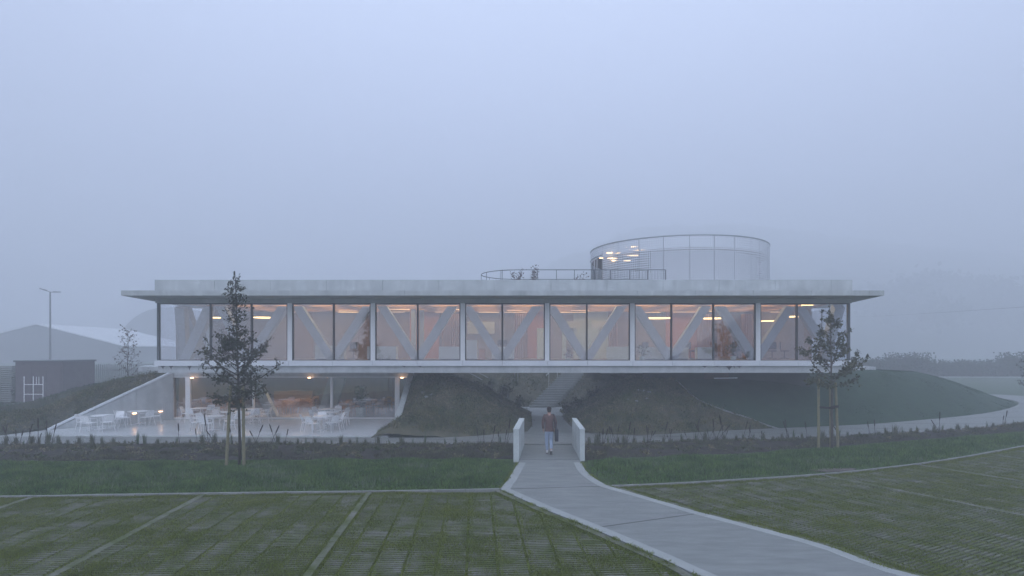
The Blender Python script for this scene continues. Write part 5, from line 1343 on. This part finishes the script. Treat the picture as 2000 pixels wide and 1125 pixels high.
sw = skin('sweater', [(0,0,.93),(0,.005,1.02),(0,.015,1.18),(0,.03,1.38),(0,.03,1.50),(-.175,.03,1.465),(-.245,-.025,1.20),(-.23,.055,.96),(.175,.03,1.465),(.245,-.045,1.20),(.22,.045,.98)],
   [(0,1),(1,2),(2,3),(3,4),(3,5),(5,6),(6,7),(3,8),(8,9),(9,10)], [(.165,.125),(.172,.128),(.165,.12),(.178,.122),(.085,.08),.080,.066,.048,.080,.066,.048], 1)
sw.materials.append(M['sweater']); link('sweater', sw, pers)
tr = skin('trousers', [(0,0,1.0),(0,0,.93),(-.092,.01,.86),(-.087,.092,.50),(-.077,.055,.11),(.087,0,.86),(.077,.022,.50),(.067,-.245,.205)],
   [(0,1),(1,2),(2,3),(3,4),(1,5),(5,6),(6,7)], [(.145,.105),(.16,.118),.100,.077,.062,.100,.077,.062], 1)
tr.materials.append(M['jeans']); link('trousers', tr, pers)
hr = MB(); hr.ball((0,.045,1.745),.094,.108,.085,14,9); hr.ball((0,.005,1.68),.082,.07,.085,12,8); hm_ = hr.mesh('hair', M['hair'], (0,0,0), True); link('hair', hm_, pers)
def shoe(px_, py_, pz_, rot):
    mb = MB(); mb.ball((0,.06,.055),.046,.135,.05,12,7); mb.ball((0,-.02,.085),.042,.055,.06,10,7)
    me = mb.mesh('shoe', M['shoe'], (0,0,0), True); o = link('shoe', me, pers); o.location = (px_,py_,pz_); o.rotation_euler = (rot,0,0)
    s_ = link('sole', MB().prism([(-.04,-.07),(.04,-.07),(.048,.06),(.042,.15),(0,.19),(-.042,.15),(-.048,.06)], .0, .028).mesh('sole', M['sole']), o)
shoe(-.077,.03,.0,0.0); shoe(.067,-.27,.10,-.72)
bag = thing('shoulder_bag', 'dark shoulder bag hanging at the right hip of the walking person', 'bag', (pb.x+.29,pb.y,pb.z+.66))
ob = Vector((pb.x,pb.y,pb.z))
mb = MB(); mb.prism([(.225,-.19),(.345,-.17),(.36,.0),(.345,.19),(.225,.19)], .50, [1.0,.94,.93,.94,1.0]); me = mb.mesh('bag_body', M['bag']); o = link('bag_body', me, bag); o.location = ob - bag.location
mb = MB(); mb.tube([(.265,-.12,.95),(.262,-.15,1.10),(.20,-.13,1.34),(.15,-.03,1.545),(.20,.12,1.42),(.27,.16,1.15),(.27,.13,.95)], .018, 5); o = link('strap', mb.mesh('strap', M['bag']), bag); o.location = ob - bag.location

# ------------------------------------------------------------------ background left
SY = 175.0; k_ = SY/90
M['shedwall'] = mat('shed_wall', (.13,.135,.14), (.16,.165,.17), rough=.8, scale=.3)
M['shedroof'] = mat('shed_roof', (.80,.82,.84), (.86,.88,.90), rough=.5, scale=.1)
shed = thing('barn', 'large pale roofed barn fading into the fog at the far left', 'building', (XA(72,SY),SY,0))
zr_, ze = ZA(634,SY), ZA(676,SY); xr0, xe0 = XA(72,SY), XA(242,SY); xw0 = 2*xr0-xe0; Y2 = SY*1.30; xoff = XA(248,Y2)-xr0
zr2 = ZA(645,Y2)
wallm = MB(); wallm.add([(xw0,SY,-.1),(xe0,SY,-.1),(xe0,SY,ze),(xr0,SY,zr_),(xw0,SY,ze),(xw0+xoff,Y2,-.1),(xe0+xoff,Y2,-.1),(xe0+xoff,Y2,ze),(xr0+xoff,Y2,zr2),(xw0+xoff,Y2,ze)],
   [(0,1,2,3,4),(9,8,7,6,5),(1,6,7,2),(5,0,4,9)]); wallm.build('wall', M['shedwall'], shed)
for sgn, xe_ in ((1,xe0+.5),(-1,xw0-.5)):
    zz = ze-.15
    MB().add([(xr0,SY-.6,zr_+.05),(xe_,SY-.6,zz),(xe_+xoff,Y2+.6,zz),(xr0+xoff,Y2+.6,zr2+.05),(xr0,SY-.6,zr_+.35),(xe_,SY-.6,zz+.3),(xe_+xoff,Y2+.6,zz+.3),(xr0+xoff,Y2+.6,zr2+.35)],
      [(3,2,1,0),(4,5,6,7),(0,1,5,4),(1,2,6,5),(2,3,7,6),(3,0,4,7)]).build('roof', M['shedroof'], shed)
dm = thing('barrel_hall', 'faint rounded hall roof in the fog between the barn and the pavilion', 'building', (XA(330,270),270,0))
cxh, rh = XA(335,270), XA(335,270)-XA(240,270); ZB = ZA(602,270); mb = MB()
an = np.linspace(0,math.pi,19); vs = [(cxh-rh*math.cos(a),265,ZB*math.sin(a)**.9) for a in an]+[(cxh-rh*math.cos(a)-2,310,ZB*math.sin(a)**.9) for a in an]
mb.add(vs, [(i,i+1,i+20,i+19) for i in range(18)] + [tuple(range(18,-1,-1))]); mb.build('shell', M['shedwall'], dm)
for i in (6,12): MB().tube([Vector(vs[i])+Vector((0,-.1,0)),Vector(vs[i+19])],.35,5).build('rib', M['shedroof'], dm)
hut = thing('storage_hut', 'dark flat roofed storage hut on the far left below the barn', 'hut', (XA(76,46),47,0)); M['hutm'] = mat('hut_cladding', (.115,.100,.110), (.145,.128,.138), rough=.85, scale=2)
hx0,hx1,hz = XA(30,46),XA(123,46),ZA(707,46)
MB().box(hx0,hx1,46,49.5,-.1,hz).build('wall', M['hutm'], hut); MB().box(hx0-.08,hx1+.08,45.9,49.6,hz+.003,hz+.12).build('roof', M['midframe'], hut)
for k in range(3): a = hx0+.15+k*1.15; MB().box(a,a+1.08,45.95,45.997,.05,hz-.35).build('door', M['hutm'], hut)
fr = thing('tubular_rack', 'white tubular steel rack standing before the dark hut', 'rack', (XA(66,44),44,0))
for px in (47,65,84): MB().tube([(XA(px,44),44,0),(XA(px,44),44,ZA(735,44))], .03, 6).build('post', M['white'], fr)
for py in (751,770): MB().tube([(XA(47,44),44,ZA(py,44)),(XA(84,44),44,ZA(py,44))], .03, 6).build('rail', M['white'], fr)
for px in (71,76): MB().tube([(XA(px,44),44,ZA(751,44)),(XA(px,44),44,ZA(736,44))], .02, 5).build('picket', M['white'], fr)
# fence of pickets
fe = thing('picket_fence', 'pale vertical picket fence between the dark hut and the grass bank', 'fence', (XA(180,52),52,0)); x0_,x1_ = XA(124,52),XA(330,52)
pk = MB().box(-.04,.04,-.02,.02,0,2.75).mesh('picket', M['steel'])
for k in range(52): o = link('picket', pk, fe); o.location = (x0_+(x1_-x0_)*k/51-fe.location.x, 0, random.uniform(-.05,.05))
for z in (.5,2.2): MB().box(x0_,x1_,52.03,52.08,z,z+.08).build('rail', M['steel'], fe)
pal = thing('pallet_stack', 'tall stack of pale pallets at the left edge beside the dark hut', 'pallets', (XA(8,46.5),46.5,0)); pm_ = MB().box(-1.35,1.0,-.5,.5,0,.10).mesh('pallet', M['kerb'])
for k in range(17): o = link('pallet', pm_, pal); o.location = (random.uniform(-.05,.05),random.uniform(-.05,.05),k*.165)
lp_ = thing('street_lamp', 'tall slim street lamp with two short arms at the far left', 'street lamp', (XA(98,50),50,0)); zt = ZA(570,50); xl_ = XA(98,50)
MB().tube([(xl_,50,-.1),(xl_,50,4),(xl_,50,zt)], [.10,.08,.06], 8).build('pole', M['steel'], lp_)
for dx_,dz_,ln in ((-1,.22,.72),(1,-.03,.72)):
    MB().tube([(xl_,50,zt-.02),(xl_+dx_*ln,50,zt+dz_)], .03, 6).build('arm', M['steel'], lp_)
    MB().bar((xl_+dx_*ln*.45,50,zt+dz_*.5+.02),(xl_+dx_*ln*1.15,50,zt+dz_*1.15+.02),.20,.06).build('lamp_head', M['steel'], lp_)
bt = (XA(250,40),40,1.2)
rbk = np.random.default_rng(5); bl = [(1.0+3.2*i/26, i*2.4, float(np.interp(i,[0,8,26],[1.1,.9,.3])), R(45), 3) for i in range(26)]
young_tree('small sparse reddish tree behind the grass bank left of the pavilion', bt, [(0,0,-.3),(.02,0,1),(-.03,0,2),(.02,0,3),(0,0,3.95)], bl, 503, 'leafdry', 'bark', .04, .13, 7, .4)
# ------------------------------------------------------------------ background right
def dark_tree(name, label, x, y, h, w_, seed, n=2600, group=None, m='forest', size=.9):
    t = thing(name, label, 'tree', (x,y,-.1), 0, group); r = np.random.default_rng(seed)
    MB().tube([(x,y,-.1),(x+.2,y,h*.4),(x,y,h*.8)], [h*.022,h*.016,h*.006], 7).build('trunk', M['bark'], t)
    cl = [(r.normal(0,w_*.32),r.normal(0,w_*.3),h*r.uniform(.28,.92)) for _ in range(16)]; pts = []
    for cx_,cy_,cz_ in cl:
        s = w_*.20*(1.25-cz_/h*.6); q = r.normal(size=(n//16,3))*np.array([s,s,s*.75]); pts.append(q+np.array([x+cx_*(1.25-cz_/h*.7),y+cy_,cz_]))
    pts = np.concatenate(pts); pts[:,2] = np.maximum(pts[:,2], .4)
    link('crown', leaves_local('crown', pts, size, M[m], t, seed, None, 1.4), t); return t
for i,(px,y,h,w_,l) in enumerate(((1745,330,38,30,'faint foggy tree nearest the right end of the canopy'),(1815,350,46,36,'tallest of the faint foggy trees on the right'),(1885,340,42,34,'faint foggy tree just right of the tallest one'),(1965,330,38,32,'faint foggy tree near the right edge of the photo'))):
    dark_tree('foggy_tree', l, XA(px,y), y, h, w_, 800+i, 9000, 'trees lost in the fog on the right', size=3.0)
r = np.random.default_rng(9); hg = thing('hedge', 'long dark hedge beyond the far field on the right', 'hedge', (XA(1850,90),90,0))
for j in range(9):
    x0 = XA(1665,90)+j*5.6; n = 4200; hh = 2.5+.7*math.sin(j*1.9)
    pts = np.stack([r.uniform(x0-.3,x0+5.9,n), 90+r.normal(0,.7,n), np.clip(np.abs(r.normal(hh*.55,hh*.24,n)),0,hh*1.08)],1)
    link('foliage', leaves_local('foliage', pts, .28, M['forest'], hg, 900+j, None, 1.3), hg)
    MB().box(x0,x0+5.55,89.6,90.4,-.1,hh*.8).build('stem_mass', M['bark'], hg)
cab = thing('overhead_cable', 'thin overhead cable crossing the fog at the right edge', 'cable', (XA(1990,60),60,8)); pts = []
for s in np.linspace(0,1,24): x = XA(1560,300)*(1-s)+XA(2080,52)*s; y = 300*(1-s)+52*s; pts.append((x,y,22*(1-s)+ZA(594,52)*s-3.0*math.sin(math.pi*s)*.5))
MB().tube(pts, .010, 4).build('wire', M['darkframe'], cab)
for (x,y,z,l) in ((*pts[-1],'x'),(*pts[0],'y')): MB().tube([(x,y,-.1),(x,y,z+.4)], [.14,.10], 7).build('pole', M['bark2'], cab)
# young tree just entering on the right edge
bl = [(.9+2.2*i/16, i*2.4, float(np.interp(i,[0,8,16],[.9,.8,.3])), R(45), 4) for i in range(16)]
young_tree('small dark young tree half cut off by the right edge', (XA(2012,46),46,0), [(0,0,-.1),(0,0,1),(0,0,2),(0,0,3.6)], bl, 505, 'leaf', 'bark', .05, .15, 16, .4)
# ------------------------------------------------------------------ haze
M['haze'] = bpy.data.materials.new('haze'); M['haze'].use_nodes = True
t = M['haze'].node_tree; t.nodes.clear(); o = t.nodes.new('ShaderNodeOutputMaterial'); pv = t.nodes.new('ShaderNodeVolumePrincipled')
pv.inputs['Density'].default_value = FOG; pv.inputs['Color'].default_value = (.93,.955,1,1)
t.links.new(pv.outputs[0], o.inputs['Volume'])
MB().box(-680,680,-80,700,-1.1,142).build('haze', M['haze'], None, kind='stuff')
